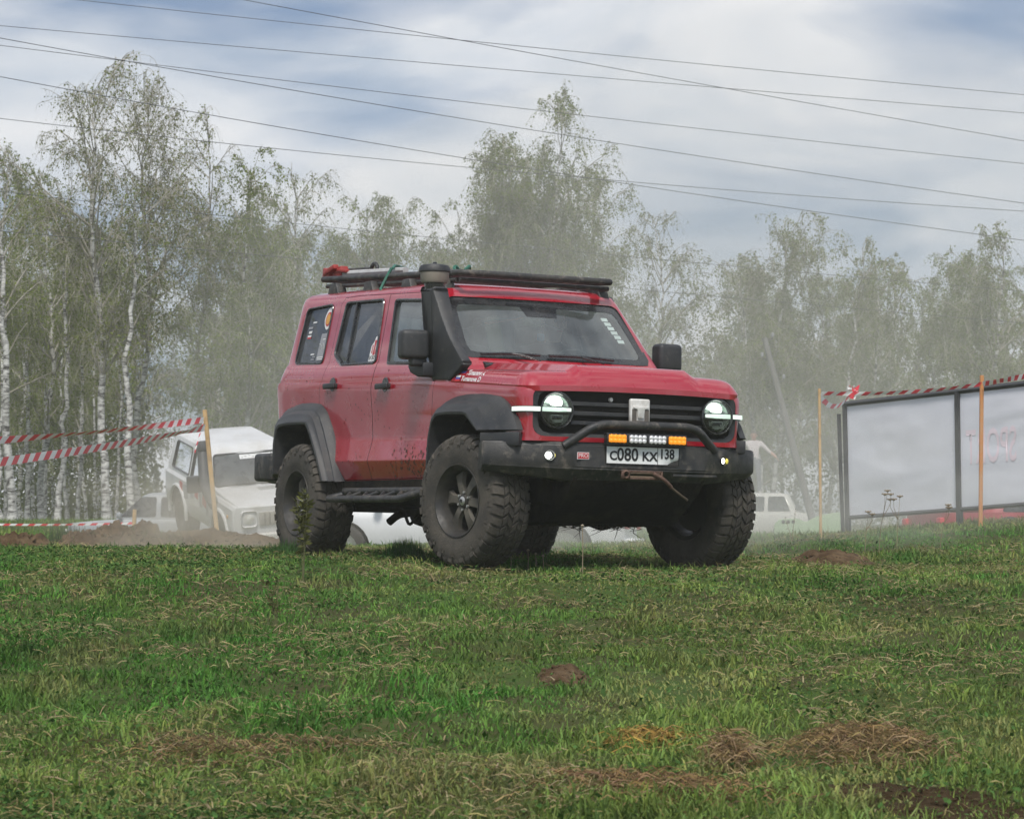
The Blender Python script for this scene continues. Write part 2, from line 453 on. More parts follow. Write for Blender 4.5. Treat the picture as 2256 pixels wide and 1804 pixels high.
def front_drop(y, w, bow, rc):
    a = np.abs(y); d = bow * (a / w) ** 2.2
    k = np.clip((a - (w - rc)) / rc, 0, 1)
    return d + rc * (1 - np.sqrt(np.maximum(0, 1 - k * k)))
def plan_ring(w, xf, xr, bow, rc, rbow, rrc, nf=25, ns=30):
    t = np.linspace(-1, 1, nf); yf = w * np.sin(t * math.pi / 2)
    fx = xf - front_drop(yf, w, bow, rc)
    rx = xr + front_drop(yf, w, rbow, rrc)
    s = np.linspace(0, 1, ns + 2)[1:-1]
    pts = [np.stack([fx, yf], 1), np.stack([fx[-1] + (rx[-1] - fx[-1]) * s, np.full(ns, w)], 1),
           np.stack([rx[::-1], yf[::-1]], 1), np.stack([rx[0] + (fx[0] - rx[0]) * s, np.full(ns, -w)], 1)]
    return np.concatenate(pts)
def loft(rings, mats=None):
    n = len(rings[0]); V = np.concatenate(rings); F = []
    for i in range(len(rings) - 1):
        for k in range(n): F.append((i * n + k, i * n + (k + 1) % n, (i + 1) * n + (k + 1) % n, (i + 1) * n + k))
    F.append(tuple(range(n))[::-1]); F.append(tuple(range((len(rings) - 1) * n, len(rings) * n)))
    me = bpy.data.meshes.new('loft'); me.from_pydata(V.tolist(), [], F); me.update()
    bm = bmesh.new(); bm.from_mesh(me); bmesh.ops.recalc_face_normals(bm, faces=bm.faces); bm.to_mesh(me); bm.free()
    for m in (mats or []): me.materials.append(m)
    return me
def ring3(w, xf, xr, z0, bow, rc, rbow, rrc, hood=False):
    p = plan_ring(w, xf, xr, bow, rc, rbow, rrc)
    y = p[:, 1] * taper(p[:, 0]); z = rake(p[:, 0], z0)
    if hood: z = z - hood * .037 * np.clip(p[:, 0] + .84, 0, 9)
    return np.stack([p[:, 0], y, z], 1)
FL = [.60, .63, .655, .658, .665, .668, .670, .668, .664, .655]
BL = [-3.50, -3.56, -3.60, -3.605, -3.615, -3.62, -3.625, -3.625, -3.62, -3.61]
L_rings = [ring3(w, f, b, z, .045, .10, .03, .10, hood=np.clip((z - .9) / .38, 0, 1)) for z, w, f, b in zip(ZL, WL, FL, BL)]
U_rings = [ring3(w, f, b, z, .06, .05, .03, .09) for z, w, f, b in zip(ZU, WU, FU, BU)]
low = loft(L_rings, [M_red, M_inner, M_cabin]); upp = loft(U_rings, [M_red, M_inner, M_cabin])
zi = [1.06, 1.25, 1.405, 1.43, 1.60, 1.80, 1.90, 1.945, 1.965]
I_rings = [ring3(w_at(z) - .05, float(np.interp(z, ZU, FU)) - .06, float(np.interp(z, ZU, BU)) + .06, z, .06, .05, .03, .09) for z in zi]
inn = loft(I_rings, [M_cabin])
ref = loft(L_rings); ref2 = loft(U_rings)          # uncut skins, for the normals

Qw = roundpoly([(-3.27, 1.955), (-2.775, 1.96), (-2.755, 1.50), (-3.30, 1.525)], .05)
Rw = roundpoly([(-2.52, 1.953), (-1.845, 1.93), (-1.765, 1.455), (-2.38, 1.472), (-2.55, 1.56)], .035)
Fw = roundpoly([(-1.63, 1.912), (-1.05, 1.872), (-.735, 1.50), (-.72, 1.402), (-1.545, 1.441)], .035)
Ww = roundpoly([(-.745, 1.445), (.745, 1.445), (.685, 1.893), (-.685, 1.893)], .06)
Tw = roundpoly([(-.62, 1.58), (.62, 1.58), (.58, 1.95), (-.58, 1.95)], .06)
archF = [(-.52, .3), (-.47, .86), (-.41, .98), (-.33, 1.03), (.14, 1.02), (.22, .98), (.36, .90), (.50, .80), (.62, .3)]
archR = [(-3.26, .3), (-3.22, 1.0), (-3.1, 1.045), (-2.6, 1.045), (-2.45, .93), (-2.2, .60), (-2.1, .3)]
cuts = [inn] + [pmesh(p, -1.3, 1.3, 'y', M_black) for p in (Qw, Rw, Fw)] + [pmesh(Ww, -1.15, .0, 'x', M_black), pmesh(Tw, -3.8, -3.3, 'x', M_black)]
cuts += [pmesh(p, s * .52, s * 1.3, 'y', M_inner) for p in (archF, archR) for s in (-1, 1)]
grille_poly = roundpoly([(-.775, .862), (.775, .862), (.775, 1.150), (.70, 1.190), (-.70, 1.190), (-.775, 1.150)], [.09, .09, .07, .05, .05, .07], 5)
cuts.append(pmesh(grille_poly, .56, .9, 'x', M_gloss))
cuts.append(pmesh([(.42, .3), (.9, .3), (.9, .832), (.42, .832)], -1.3, 1.3, 'y', M_inner))
body_me = boolean(low, [upp], 'UNION')
body_me = boolean(body_me, cuts, 'DIFFERENCE')
doorF = [(-1.711, .605), (-1.711, 1.43), (-1.752, 1.962), (-1.13, 1.932), (-.655, 1.43), (-.655, 1.26), (-.71, 1.04), (-.735, .605)]
doorR = [(-1.719, .605), (-1.719, 1.43), (-1.760, 1.963), (-2.31, 1.992), (-2.575, 1.992), (-2.625, 1.95), (-2.625, 1.48), (-2.665, 1.31), (-2.69, 1.16), (-2.50, 1.08), (-2.32, .78), (-2.235, .605)]
def grow(poly, d):
    c = np.mean(poly, 0); out = []
    n = len(poly)
    area = sum(poly[i][0] * poly[(i + 1) % n][1] - poly[(i + 1) % n][0] * poly[i][1] for i in range(n))
    sg = 1 if area > 0 else -1
    for i in range(n):
        a, b, q = (np.array(poly[i - 1]), np.array(poly[i]), np.array(poly[(i + 1) % n]))
        n1 = np.array([(b - a)[1], -(b - a)[0]]); n1 /= np.linalg.norm(n1); n2 = np.array([(q - b)[1], -(q - b)[0]]); n2 /= np.linalg.norm(n2)
        m = n1 + n2; m /= max(np.dot(m, n1), .4) * 1
        out.append(tuple(b + sg * d * m / max(1e-6, 1)))
    return out
doors = {}
for nm, poly in (('F', doorF), ('R', doorR)):
    for s in (-1, 1):
        c = body_me.copy()
        doors[nm, s] = boolean(c, [pmesh(poly, s * .60, s * 1.3, 'y', M_inner)], 'INTERSECT')
body_me = boolean(body_me, [pmesh(grow(p, .004), s * .595, s * 1.3, 'y', M_inner) for p in (doorF, doorR) for s in (-1, 1)], 'DIFFERENCE')

_bm = bmesh.new()
for r_ in (ref, ref2): _bm.from_mesh(r_)
bmesh.ops.triangulate(_bm, faces=_bm.faces)
_bm.normal_update(); _bm.faces.ensure_lookup_table()
# corner normals of the uncut skin, sharp over 40 degrees
_tri = [[v.co.copy() for v in f.verts] for f in _bm.faces]
def _cn(f, v):
    n = Vector()
    for g in v.link_faces:
        if g.normal.dot(f.normal) > .80: n += g.normal * g.calc_area()
    return n.normalized() if n.length > 0 else f.normal.copy()
_nrm = [[_cn(f, v) for v in f.verts] for f in _bm.faces]
_bvh = BVHTree.FromBMesh(_bm)
from mathutils.interpolate import poly_3d_calc
def smooth_from_skin(me):
    me.polygons.foreach_set('use_smooth', np.ones(len(me.polygons), bool))
    out = [(0, 0, 0)] * len(me.loops); vco = [v.co for v in me.vertices]
    for p in me.polygons:
        pn = p.normal
        c = p.center
        for li in p.loop_indices:
            co = vco[me.loops[li].vertex_index]
            q = co + (c - co) * .02
            loc, no, fi, dist = _bvh.find_nearest(q, .01)
            r_ = pn
            if loc is not None and dist < .003 and no.dot(pn) > .8:
                wts = poly_3d_calc(_tri[fi], loc); n = Vector()
                for w_, nn in zip(wts, _nrm[fi]): n += nn * w_
                if n.length > .1: r_ = n.normalized()
            out[li] = tuple(r_)
    me.normals_split_custom_set(out)
for me_ in [body_me] + list(doors.values()): smooth_from_skin(me_)
link('body', body_me, None, CAR)

# ---- window panes and their black frames
def pane(name, poly, s, m, parent, inset=.014):
    V = [(x, s * (side_y(x, z) - inset), z) for x, z in poly]
    F = [tuple(range(len(V)))[::s]]
    return mesh(name, V, F, m, parent)
def frame(name, poly, s, parent, rad=.011, off=.002):
    pts = [(x, s * (side_y(x, z) + off), z) for x, z in poly]
    return tube(name, pts + pts[:2], rad, M_gloss, parent, 6)
handle_me = None
for s, sn in ((-1, 'right'), (1, 'left')):
    q = link('quarter_window_frame', frame('quarter_window_frame', Qw, s, None, .008).data.copy(), None, CAR)
    for o_ in [o for o in bpy.data.objects if o.name.startswith('quarter_window_frame') and o.parent is None]: bpy.data.objects.remove(o_)
    pane('quarter_window', Qw, s, M_tint, CAR)
    for nm, poly, gm, hx, hz in (('F', Fw, M_glassf, -1.469, 1.270), ('R', Rw, M_tint, -2.424, 1.311)):
        d_ = link('front_door' if nm == 'F' else 'rear_door', doors[nm, s], None, CAR)
        pane('window', poly, s, gm, d_); frame('window_frame', poly, s, d_)
        if nm == 'R':
            tube('window_divider', [(-2.335, s * (side_y(-2.335, 1.935) - .004), 1.94), (-2.29, s * (side_y(-2.29, 1.48) - .004), 1.478)], .011, M_gloss, d_, 6)
        # handle: a bowed grip over a dark cup
        bm = bmesh.new(); y0 = side_y(hx, hz)
        box_bm(bm, (hx, s * (y0 + .030), hz), (.205, .022, .042), None, .010, 3)
        box_bm(bm, (hx + .075, s * (y0 + .012), hz), (.04, .03, .034), None, .006)
        box_bm(bm, (hx - .075, s * (y0 + .012), hz), (.04, .03, .034), None, .006)
        h_ = bmobj('door_handle', bm, M_black, d_, 40)
        lathe('handle_cup', [(s * (y0 + .003), .001), (s * (y0 + .003), .050), (s * (y0 - .004), .056)], M_gloss, h_, 20, 'Y', loc=(hx, 0, hz + .01))

# ---- windscreen
def ws_x(y, z):
    w = w_at(z); return float(np.interp(z, ZU, FU)) - float(front_drop(np.array(y), w, .06, .05))
def ws_loop(poly, off): return [(ws_x(y, z) + off, y, z) for y, z in poly]
outer = roundpoly([(-.760, 1.436), (.760, 1.436), (.700, 1.905), (-.700, 1.905)], .06, 6)
inner_p = roundpoly([(-.690, 1.478), (.690, 1.478), (.640, 1.838), (-.640, 1.838)], .05, 6)
o_l, i_l = ws_loop(outer, -.004), ws_loop(inner_p, -.004)
n_ = len(o_l)
# densify the top and bottom runs so that the pane follows the bow
def ws_grid(y0, z0, y1, z1, off, nn=13, mm=7):
    V = []; F = []
    for j in range(mm):
        z = z0 + (z1 - z0) * j / (mm - 1); hw = y0 + (y1 - y0) * j / (mm - 1)
        for i in range(nn):
            y = -hw + 2 * hw * i / (nn - 1); V.append((ws_x(y, z) + off, y, z))
    for j in range(mm - 1):
        for i in range(nn - 1): F.append((j * nn + i, j * nn + i + 1, (j + 1) * nn + i + 1, (j + 1) * nn + i))
    return V, F
V, F = ws_grid(.752, 1.44, .692, 1.90, -.010)
mesh('windscreen', V, F, M_glass, CAR, 60)
def dens(poly, n=60):
    P = np.array(poly + poly[:1]); s_ = np.concatenate([[0], np.cumsum(np.linalg.norm(np.diff(P, axis=0), axis=1))])
    t = np.linspace(0, s_[-1], n, endpoint=False); return list(zip(np.interp(t, s_, P[:, 0]), np.interp(t, s_, P[:, 1])))
fo, fi_ = dens(outer, 72), dens(inner_p, 72)
V = ws_loop(fo, -.006) + ws_loop(fi_, -.007)
F = [(k, (k + 1) % 72, 72 + (k + 1) % 72, 72 + k) for k in range(72)]
mesh('windscreen_border', V, F, M_gloss, CAR, 60)
V, F = ws_grid(.12, 1.765, .15, 1.842, -.008, 7, 4)
mesh('sensor_panel', V, F, M_gloss, CAR, 60)
for s in (-1, 1):   # black corner tabs at the top of the pillars
    box('pillar_tab', (-.985, s * .682, 1.928), (.07, .05, .05), M_gloss, CAR, (0, .80, 0), .006)
# wipers
for (ya, za), (yb, zb), (yp, zp) in (((-.62, 1.462), (-.17, 1.470), (-.40, 1.44)), ((-.10, 1.472), (.42, 1.462), (.10, 1.44))):
    pts = [(ws_x(ya + (yb - ya) * t, za + (zb - za) * t) + .022, ya + (yb - ya) * t, za + (zb - za) * t + .006 * math.sin(t * math.pi)) for t in np.linspace(0, 1, 7)]
    w_ = tube('wiper_blade', pts, .011, M_gloss, CAR, 6)
    tube('wiper_arm', [(-.36, yp + .2, 1.43), (ws_x(yp, 1.46) + .05, yp + .05, 1.465), pts[3]], .010, M_gloss, w_, 6)
# things stuck on and seen through the windscreen
V = []; F = []
for k in range(6):
    z = 1.60 + .033 * k; y = .585 - .011 * k; o_ = len(V)
    V += [(ws_x(y + a, z + b) - .012, y + a, z + b) for a, b in ((-.028, 0), (.028, 0), (.028, .026), (-.028, .026))]; F.append((o_, o_ + 1, o_ + 2, o_ + 3))
mesh('toll_sticker', V, F, M_white, CAR)

# ---- bonnet
M_hoodref = None
nu, nv = 34, 45
def hood_edge(x): return float(rake(x, 1.28)) - .037 * max(0, x + .84)
wE = .874
def hood_rows(u):
    """y stations: side, chamfer, plateau, chamfer, side"""
    yb = .505 - .03 * u + .10 * (1 - u)
    half = np.concatenate([np.linspace(0, yb - .06, 8)[:-1], np.linspace(yb - .06, yb + .018, 4)[:-1], yb + .018 + (wE - yb - .018) * (1 - (1 - np.linspace(0, 1, 16)) ** 2.2)])
    return np.concatenate([-half[:0:-1], half]), yb
def hood_pt(u, y, yb):
    xf = .668 - float(front_drop(np.array(y), wE, .045, .11))
    x = -.40 + u * (xf + .40)
    zc = 1.405 + (1.352 - 1.405) * (x + .42) / .9
    a = abs(y); ze = hood_edge(x) + .012
    z = zc - .042 * min(1, max(0, (a - (yb - .06)) / .078))
    if a > yb + .018:
        s_ = min(1, (a - yb - .018) / (wE - yb - .018)); z = z - (z - ze) * (.05 * s_ + .95 * s_ ** 9)
    z -= .010 * (a / wE) ** 2
    t = max(0., (u - .87) / .13)
    if t > 0:
        zf = 1.203 + (ze - 1.203) * min(1, a / wE) ** 2.5
        k = .12 * t + .88 * t ** 2.6
        z = z * (1 - k) + zf * k
    return (x, y * float(taper(x)) * 1.003, max(z, ze - .001))
us = np.concatenate([np.linspace(0, .82, 20), np.linspace(.84, 1, 15)[0:]]); nu = len(us)
V = []
for u in us:
    ys_, yb_ = hood_rows(u); nv = len(ys_); V += [hood_pt(u, y, yb_) for y in ys_]
F = [(i * nv + j, i * nv + j + 1, (i + 1) * nv + j + 1, (i + 1) * nv + j) for i in range(nu - 1) for j in range(nv - 1)]
rim_i = [j for j in range(nv)] + [i * nv + nv - 1 for i in range(1, nu)] + [(nu - 1) * nv + j for j in range(nv - 2, -1, -1)] + [i * nv for i in range(nu - 2, 0, -1)]
o_ = len(V); V += [(V[i][0], V[i][1] * .985, V[i][2] - .035) for i in rim_i]
nr = len(rim_i)
F += [(rim_i[k], o_ + k, o_ + (k + 1) % nr, rim_i[(k + 1) % nr]) for k in range(nr)]
hood = mesh('bonnet', V, F, M_red, CAR, 22)
bm = bmesh.new(); bm.from_mesh(hood.data); bmesh.ops.recalc_face_normals(bm, faces=bm.faces); bm.to_mesh(hood.data)
hood_bvh = BVHTree.FromBMesh(bm); bm.free()
box('cowl', (-.43, 0, 1.384), (.09, 1.24, .04), M_gloss, CAR, (0, .35, 0), .008)

# names and little flags on the side of the bonnet
def on_hood(o):
    for v in o.data.vertices:
        h = hood_bvh.ray_cast(Vector((v.co.x, -2, v.co.z)), Vector((0, 1, 0)))
        v.co.y = (h[0].y - .002) if h[0] is not None else -.86
rotn = Matrix.Rotation(R(90), 4, 'X')
for k, (nm, x, z) in enumerate((('Tumanov A', -.22, 1.311), ('Tumanova D', -.255, 1.271))):
    tilt = Matrix.Rotation(R(4), 4, 'Y')
    t_ = text('name_lettering', nm, .046, Matrix.Translation((x, -.9, z)) @ tilt @ rotn, M_white, CAR, 0, 1.15, 'LEFT', .0012); on_hood(t_)
    for q, m_ in enumerate((M_white, M_stblue, M_stred)):
        zz = z + .018 - .013 * q
        f_ = mesh('flag_sticker', [(x - .085, 0, zz - .007), (x - .02, 0, zz - .0095), (x - .02, 0, zz + .0055), (x - .085, 0, zz + .008)], [(0, 1, 2, 3)], m_, CAR); on_hood(f_)

# ---- grille
def fx(y, inset=0.0): return .668 - float(front_drop(np.array(y), .85, .045, .10)) - inset
def strip(name, z0, z1, y0, y1, inset, depth, m, parent, n=25):
    bm = bmesh.new(); rows = []
    for i in range(n):
        y = y0 + (y1 - y0) * i / (n - 1); x = fx(y, inset)
        rows.append([bm.verts.new(p) for p in ((x, y, z0 + .004), (x, y, z1 - .004), (x - .006, y, z1), (x - depth, y, z1), (x - depth, y, z0), (x - .006, y, z0))])
    for a, b in zip(rows, rows[1:]):
        for k in range(6): bm.faces.new((a[k], a[(k + 1) % 6], b[(k + 1) % 6], b[k]))
    bm.faces.new(rows[0]); bm.faces.new(rows[-1][::-1]); bmesh.ops.recalc_face_normals(bm, faces=bm.faces)
    return bmobj(name, bm, m, parent, 30)
V = []; gp = dens(grille_poly, 80)
V = [(fx(y, .07), y, z) for y, z in gp] + [(fx(0, .072), 0, 1.03)]
GR = mesh('grille', V, [(k, (k + 1) % 80, 80) for k in range(80)], M_inner, CAR)
gi = dens(roundpoly([(-.735, .885), (.735, .885), (.735, 1.135), (.67, 1.165), (-.67, 1.165), (-.735, 1.135)], [.08, .08, .06, .05, .05, .06], 5), 80)
V = [(fx(y, .004), y, z) for y, z in gp] + [(fx(y, .012), y, z) for y, z in gi] + [(fx(y, .06), y, z) for y, z in gi]
F = [(k, (k + 1) % 80, 80 + (k + 1) % 80, 80 + k) for k in range(80)] + [(80 + k, 80 + (k + 1) % 80, 160 + (k + 1) % 80, 160 + k) for k in range(80)]
mesh('grille_frame', V, F, M_black, GR, 40)
for z0, z1 in ((1.068, 1.096), (1.005, 1.034), (.943, .970)): strip('grille_slat', z0, z1, -.50, .50, .012, .03, M_black, GR)
for zc_ in (1.052, .988):
    for y0, y1 in ((-.42, -.27), (-.26, -.09), (.09, .26), (.27, .40)): strip('vent_louvre', zc_ - .009, zc_ - .002, y0, y1, .035, .01, M_black, GR, 6)
lathe('camera_lens', [(0, .001), (.0, .012), (-.01, .018)], M_silver, GR, 12, 'X', loc=(fx(-.2, .02), -.2, 1.118))
# badge: a rounded plate with a T-shaped relief
BD = box('badge', (fx(0, -.018), -.010, 1.046), (.035, .150, .165), M_badge, CAR, None, .012, 3)
bx_ = fx(0, -.018) + .018
prism('badge_emblem', [(-.066, 1.078), (.046, 1.078), (.046, 1.066), (.018, 1.058), (.012, 1.000), (-.032, 1.000), (-.038, 1.058), (-.066, 1.066)], bx_ - .001, bx_ + .010, 'x', M_badge, BD, .002)
for y0, y1 in ((-.074, -.040), (.020, .054)):
    prism('badge_recess', [(y0, .985), (y1, .985), (y1, 1.060), (y0, 1.060)], bx_ - .004, bx_ + .001, 'x', M_badge2, BD)
prism('badge_recess', [(-.074, .970), (.054, .970), (.054, .985), (-.074, .985)], bx_ - .004, bx_ + .0015, 'x', M_badge2, BD)

# ---- headlights
for s in (-1, 1):
    cy_, cz_, cx_ = s * .612, 1.032, fx(.612, -.004)
    H = lathe('headlight', [(-.05, .10), (-.02, .118), (.012, .123), (.016, .116), (.004, .106), (-.03, .10)], M_gloss, CAR, 40, 'X', loc=(cx_, cy_, cz_))
    def half(name, r, x0, m_, top, a0=4):
        n = 20; V = []; F = []
        for j in range(5):
            q = j / 4
            for k in range(n + 1):
                a = R(a0 + (180 - 2 * a0) * k / n); rr = r * (.25 + .75 * q)
                V.append((cx_ + x0 + .03 * q * q, cy_ + rr * math.cos(a), cz_ + (rr * math.sin(a) if top else -rr * math.sin(a))))
        for j in range(4):
            for k in range(n): F.append((j * (n + 1) + k, j * (n + 1) + k + 1, (j + 1) * (n + 1) + k + 1, (j + 1) * (n + 1) + k)[::1 if top else -1])
        return mesh(name, V, F, m_, H, 60)
    half('reflector', .102, -.045, M_chrome, True)
    half('lower_shroud', .102, -.03, M_gloss, False, 0)
    box('led_module', (cx_ - .012, cy_ + .004, cz_ + .052), (.02, .082, .040), M_led, H, None, .009, 3)
    bm = bmesh.new()
    for dz in (-.032, -.062): box_bm(bm, (cx_ + .004, cy_, cz_ + dz), (.008, .085, .0035))
    for dy in (-.0425, .0425): box_bm(bm, (cx_ + .004, cy_ + dy, cz_ - .047), (.008, .003, .03))
    box_bm(bm, (cx_ + .004, cy_, cz_ - .072), (.008, .07, .006))
    bmobj('low_beam_frame', bm, M_silver, H)
    # running-light bar: from inside the lamp out through the wing to the side
    bm = bmesh.new(); rows = []
    ys = [.515, .60, .70, .78, .82, .85, .868]
    for y in ys:
        x = (fx(y, -.020) if y < .8 else fx(.78, -.02) - {.82: .018, .85: .05, .868: .10}[y])
        hh = .014 if y > .56 else .010
        rows.append([bm.verts.new((x + a, s * y, cz_ + .006 + b)) for a, b in ((0, -hh), (0, hh), (-.04, hh), (-.04, -hh))])
    for a, b in zip(rows, rows[1:]):
        for k in range(4): bm.faces.new((a[k], a[(k + 1) % 4], b[(k + 1) % 4], b[k]))
    bm.faces.new(rows[0]); bm.faces.new(rows[-1][::-1]); bmesh.ops.recalc_face_normals(bm, faces=bm.faces)
    bmobj('running_light', bm, M_drl, H, 30)
    bm = bmesh.new(); rows = []
    for y in ys:
        x = (fx(y, -.017) if y < .8 else fx(.78, -.017) - {.82: .018, .85: .05, .868: .10}[y])
        hh = .020
        rows.append([bm.verts.new((x + a - .006, s * (y - .006), cz_ + .005 + b)) for a, b in ((0, -hh), (0, hh), (-.04, hh), (-.04, -hh))])
    for a, b in zip(rows, rows[1:]):
        for k in range(4): bm.faces.new((a[k], a[(k + 1) % 4], b[(k + 1) % 4], b[k]))
    bm.faces.new(rows[0]); bm.faces.new(rows[-1][::-1]); bmesh.ops.recalc_face_normals(bm, faces=bm.faces)
    bmobj('running_light_housing', bm, M_gloss, H, 30)
    lathe('lens', [(.030, .001), (.027, .05), (.016, .09), (.004, .112)], M_lens, H, 32, 'X', loc=(cx_, cy_, cz_), smooth=60)

# ---- wheel-arch flares
def flare(name, A, Bc, Cc, s, parent):
    ya, yb, yd = .860, 1.030, .78
    A, Bc, Cc = (np.array(q) for q in (A, Bc, Cc))
    def dn(P, n=30):
        t = np.linspace(0, 1, len(P)); q = np.linspace(0, 1, n); return np.stack([np.interp(q, t, P[:, 0]), np.interp(q, t, P[:, 1])], 1)
    A, Bc, Cc = dn(A), dn(Bc), dn(Cc); n = len(A)
    cen = A.mean(0)
    def lift(P, k):
        dv = P - cen; return P + dv / np.linalg.norm(dv, axis=1)[:, None] * k
    rows = []
    def row(P, y): rows.append([(p[0], s * y, p[1]) for p in P])
    row(A, ya - .03); row(A, ya + .012); row(lift(A * .93 + Bc * .07, .004), ya + .026)
    row(lift(A * .62 + Bc * .38, .006), ya + .075); row(lift(A * .58 + Bc * .42, -.003), ya + .080)
    row(lift(A * .36 + Bc * .64, .004), ya + .125); row(lift(A * .32 + Bc * .68, -.004), ya + .130)
    row(A * .10 + Bc * .90, yb - .022); row(Bc, yb - .005); row(Bc * .6 + Cc * .4, yb); row(Cc, yb - .004); row(Cc, yd)
    V = [p for r_ in rows for p in r_]; m = len(rows)
    F = [(j * n + i, j * n + i + 1, (j + 1) * n + i + 1, (j + 1) * n + i) for j in range(m - 1) for i in range(n - 1)]
    F.append(tuple(j * n for j in range(m))); F.append(tuple(j * n + n - 1 for j in range(m))[::-1])
    o = mesh(name, V, F, M_black, parent, 32)
    bm = bmesh.new(); bm.from_mesh(o.data); bmesh.ops.recalc_face_normals(bm, faces=bm.faces); bm.to_mesh(o.data); bm.free()
    return o
FA = [(-.64, .60), (-.66, .86), (-.62, 1.03), (-.478, 1.12), (-.308, 1.153), (-.108, 1.162), (.151, 1.151), (.353, 1.125), (.445, 1.076), (.547, .983), (.60, .90)]
FB = [(-.47, .60), (-.445, .86), (-.40, .985), (-.335, 1.035), (-.25, 1.045), (-.11, 1.048), (.10, 1.04), (.165, 1.025), (.20, .995), (.27, .945), (.335, .90)]
FC = [(-.45, .60), (-.424, .855), (-.385, .965), (-.32, 1.012), (-.25, 1.018), (-.11, 1.02), (.09, 1.012), (.14, 1.0), (.18, .975), (.255, .925), (.31, .895)]
RA = [(-3.50, .62), (-3.52, .90), (-3.47, 1.09), (-3.348, 1.165), (-3.053, 1.206), (-2.80, 1.203), (-2.63, 1.185), (-2.53, 1.12), (-2.44, 1.0), (-2.32, .80), (-2.215, .595)]
RB = [(-3.24, .66), (-3.23, .88), (-3.20, 1.0), (-3.15, 1.045), (-3.0, 1.058), (-2.80, 1.058), (-2.64, 1.055), (-2.575, 1.045), (-2.50, .965), (-2.36, .78), (-2.245, .595)]
RC = [(-3.215, .66), (-3.205, .88), (-3.175, .985), (-3.13, 1.018), (-3.0, 1.030), (-2.80, 1.030), (-2.65, 1.028), (-2.595, 1.02), (-2.52, .945), (-2.385, .77), (-2.275, .595)]
for s in (-1, 1):
    flare('front_arch_flare', FA, FB, FC, s, CAR); flare('rear_arch_flare', RA, RB, RC, s, CAR)
    fe = [(.340, s * 1.018), (.615, s * .868), (.55, s * .80), (.31, s * .93)]
    prism('flare_extension', fe, .795, .884, 'z', M_black, CAR, .008)

# ---- steel winch bumper
plan = [(.44, -1.045), (.50, -.985), (.715, -.525), (.735, -.46), (.735, .46), (.715, .525), (.50, .985), (.44, 1.045)]
def bump_sec(x, y):
    k = min(1, max(0, (abs(y) - .525) / .52))
    nx__ = .2 * k
    return [(x - .13 * (1 - .4 * k), y * .99, .822), (x - .012, y, .826 - .0 * k), (x, y, .812), (x + .010 * (1 - k), y, .658 + .02 * k), (x - .004, y, .640 + .03 * k),
            (x - .05, y * (1 - .02 * k), .577 + .055 * k), (x - .17, y * (1 - .05 * k), .572 + .07 * k)]
rows = [bump_sec(*p) for p in plan]
V = [p for r_ in rows for p in r_]; m = 7
F = [(i * m + j, i * m + j + 1, (i + 1) * m + j + 1, (i + 1) * m + j) for i in range(len(rows) - 1) for j in range(m - 1)]
F += [tuple(range(m)), tuple((len(rows) - 1) * m + j for j in range(m))[::-1]]
F += [(i * m, (i + 1) * m, (i + 1) * m + m - 1, i * m + m - 1) for i in range(len(rows) - 1)]
BUMP = mesh('front_bumper', V, F, M_steel, CAR)
bm = bmesh.new(); bm.from_mesh(BUMP.data); bmesh.ops.recalc_face_normals(bm, faces=bm.faces)
bmesh.ops.bevel(bm, geom=[e for e in bm.edges if len(e.link_faces) == 2 and e.calc_face_angle() > R(18)], offset=.008, segments=2, affect='EDGES')
bm.to_mesh(BUMP.data); bm.free(); BUMP.data.polygons.foreach_set('use_smooth', np.ones(len(BUMP.data.polygons), bool)); BUMP.data.set_sharp_from_angle(angle=R(35))
tube('bull_bar_hoop', bend([(.69, -.575, .80), (.775, -.375, .948), (.775, .375, .948), (.69, .575, .80)], .09, 6), .029, M_steel, BUMP, 12)
for s in (-1, 1):
    yy, xx = s * .663, .663
    rotf = Matrix.Rotation(s * R(24), 4, 'Z')
    fl = lathe('fog_light', [(.004, .001), (.004, .028), (.010, .033), (-.02, .036)], M_gloss, BUMP, 24, 'X', loc=(0, 0, 0))
    fl.data.transform(Matrix.Translation((xx, yy, .737)) @ rotf)
    f2 = lathe('fog_bulb', [(.012, .001), (.010, .016), (.004, .022)], M_fog, fl, 20, 'X'); f2.data.transform(Matrix.Translation((xx, yy - .010, .737)) @ rotf)
    f3 = lathe('fog_reflector', [(.009, .001), (.008, .014), (.005, .018)], M_fogy, fl, 20, 'X'); f3.data.transform(Matrix.Translation((xx, yy + .022, .737)) @ rotf)
# light bar between the hoop and the bumper
LB = box('light_bar', (.775, -.008, .857), (.05, .61, .074), M_gloss, BUMP, None, .008)
for k, (yc, m_) in enumerate(((-.235, M_amber), (-.083, M_ledoff), (.067, M_ledoff), (.219, M_amber))):
    LP = box('lamp_pod', (.802, yc, .857), (.010, .132, .050), M_stgrey if m_ is M_ledoff else M_amber, LB, None, .006)
    bm = bmesh.new()
    for i in range(4):
        for j in (-1, 1):
            r_ = bmesh.ops.create_icosphere(bm, subdivisions=2, radius=.0155)
            for v in r_['verts']: v.co = Vector((.806 + v.co.x * .6, yc - .048 + .032 * i + v.co.y, .857 + j * .0125 + v.co.z))
    bmobj('led_cluster', bm, m_, LP, 60)
for i in range(14): pass
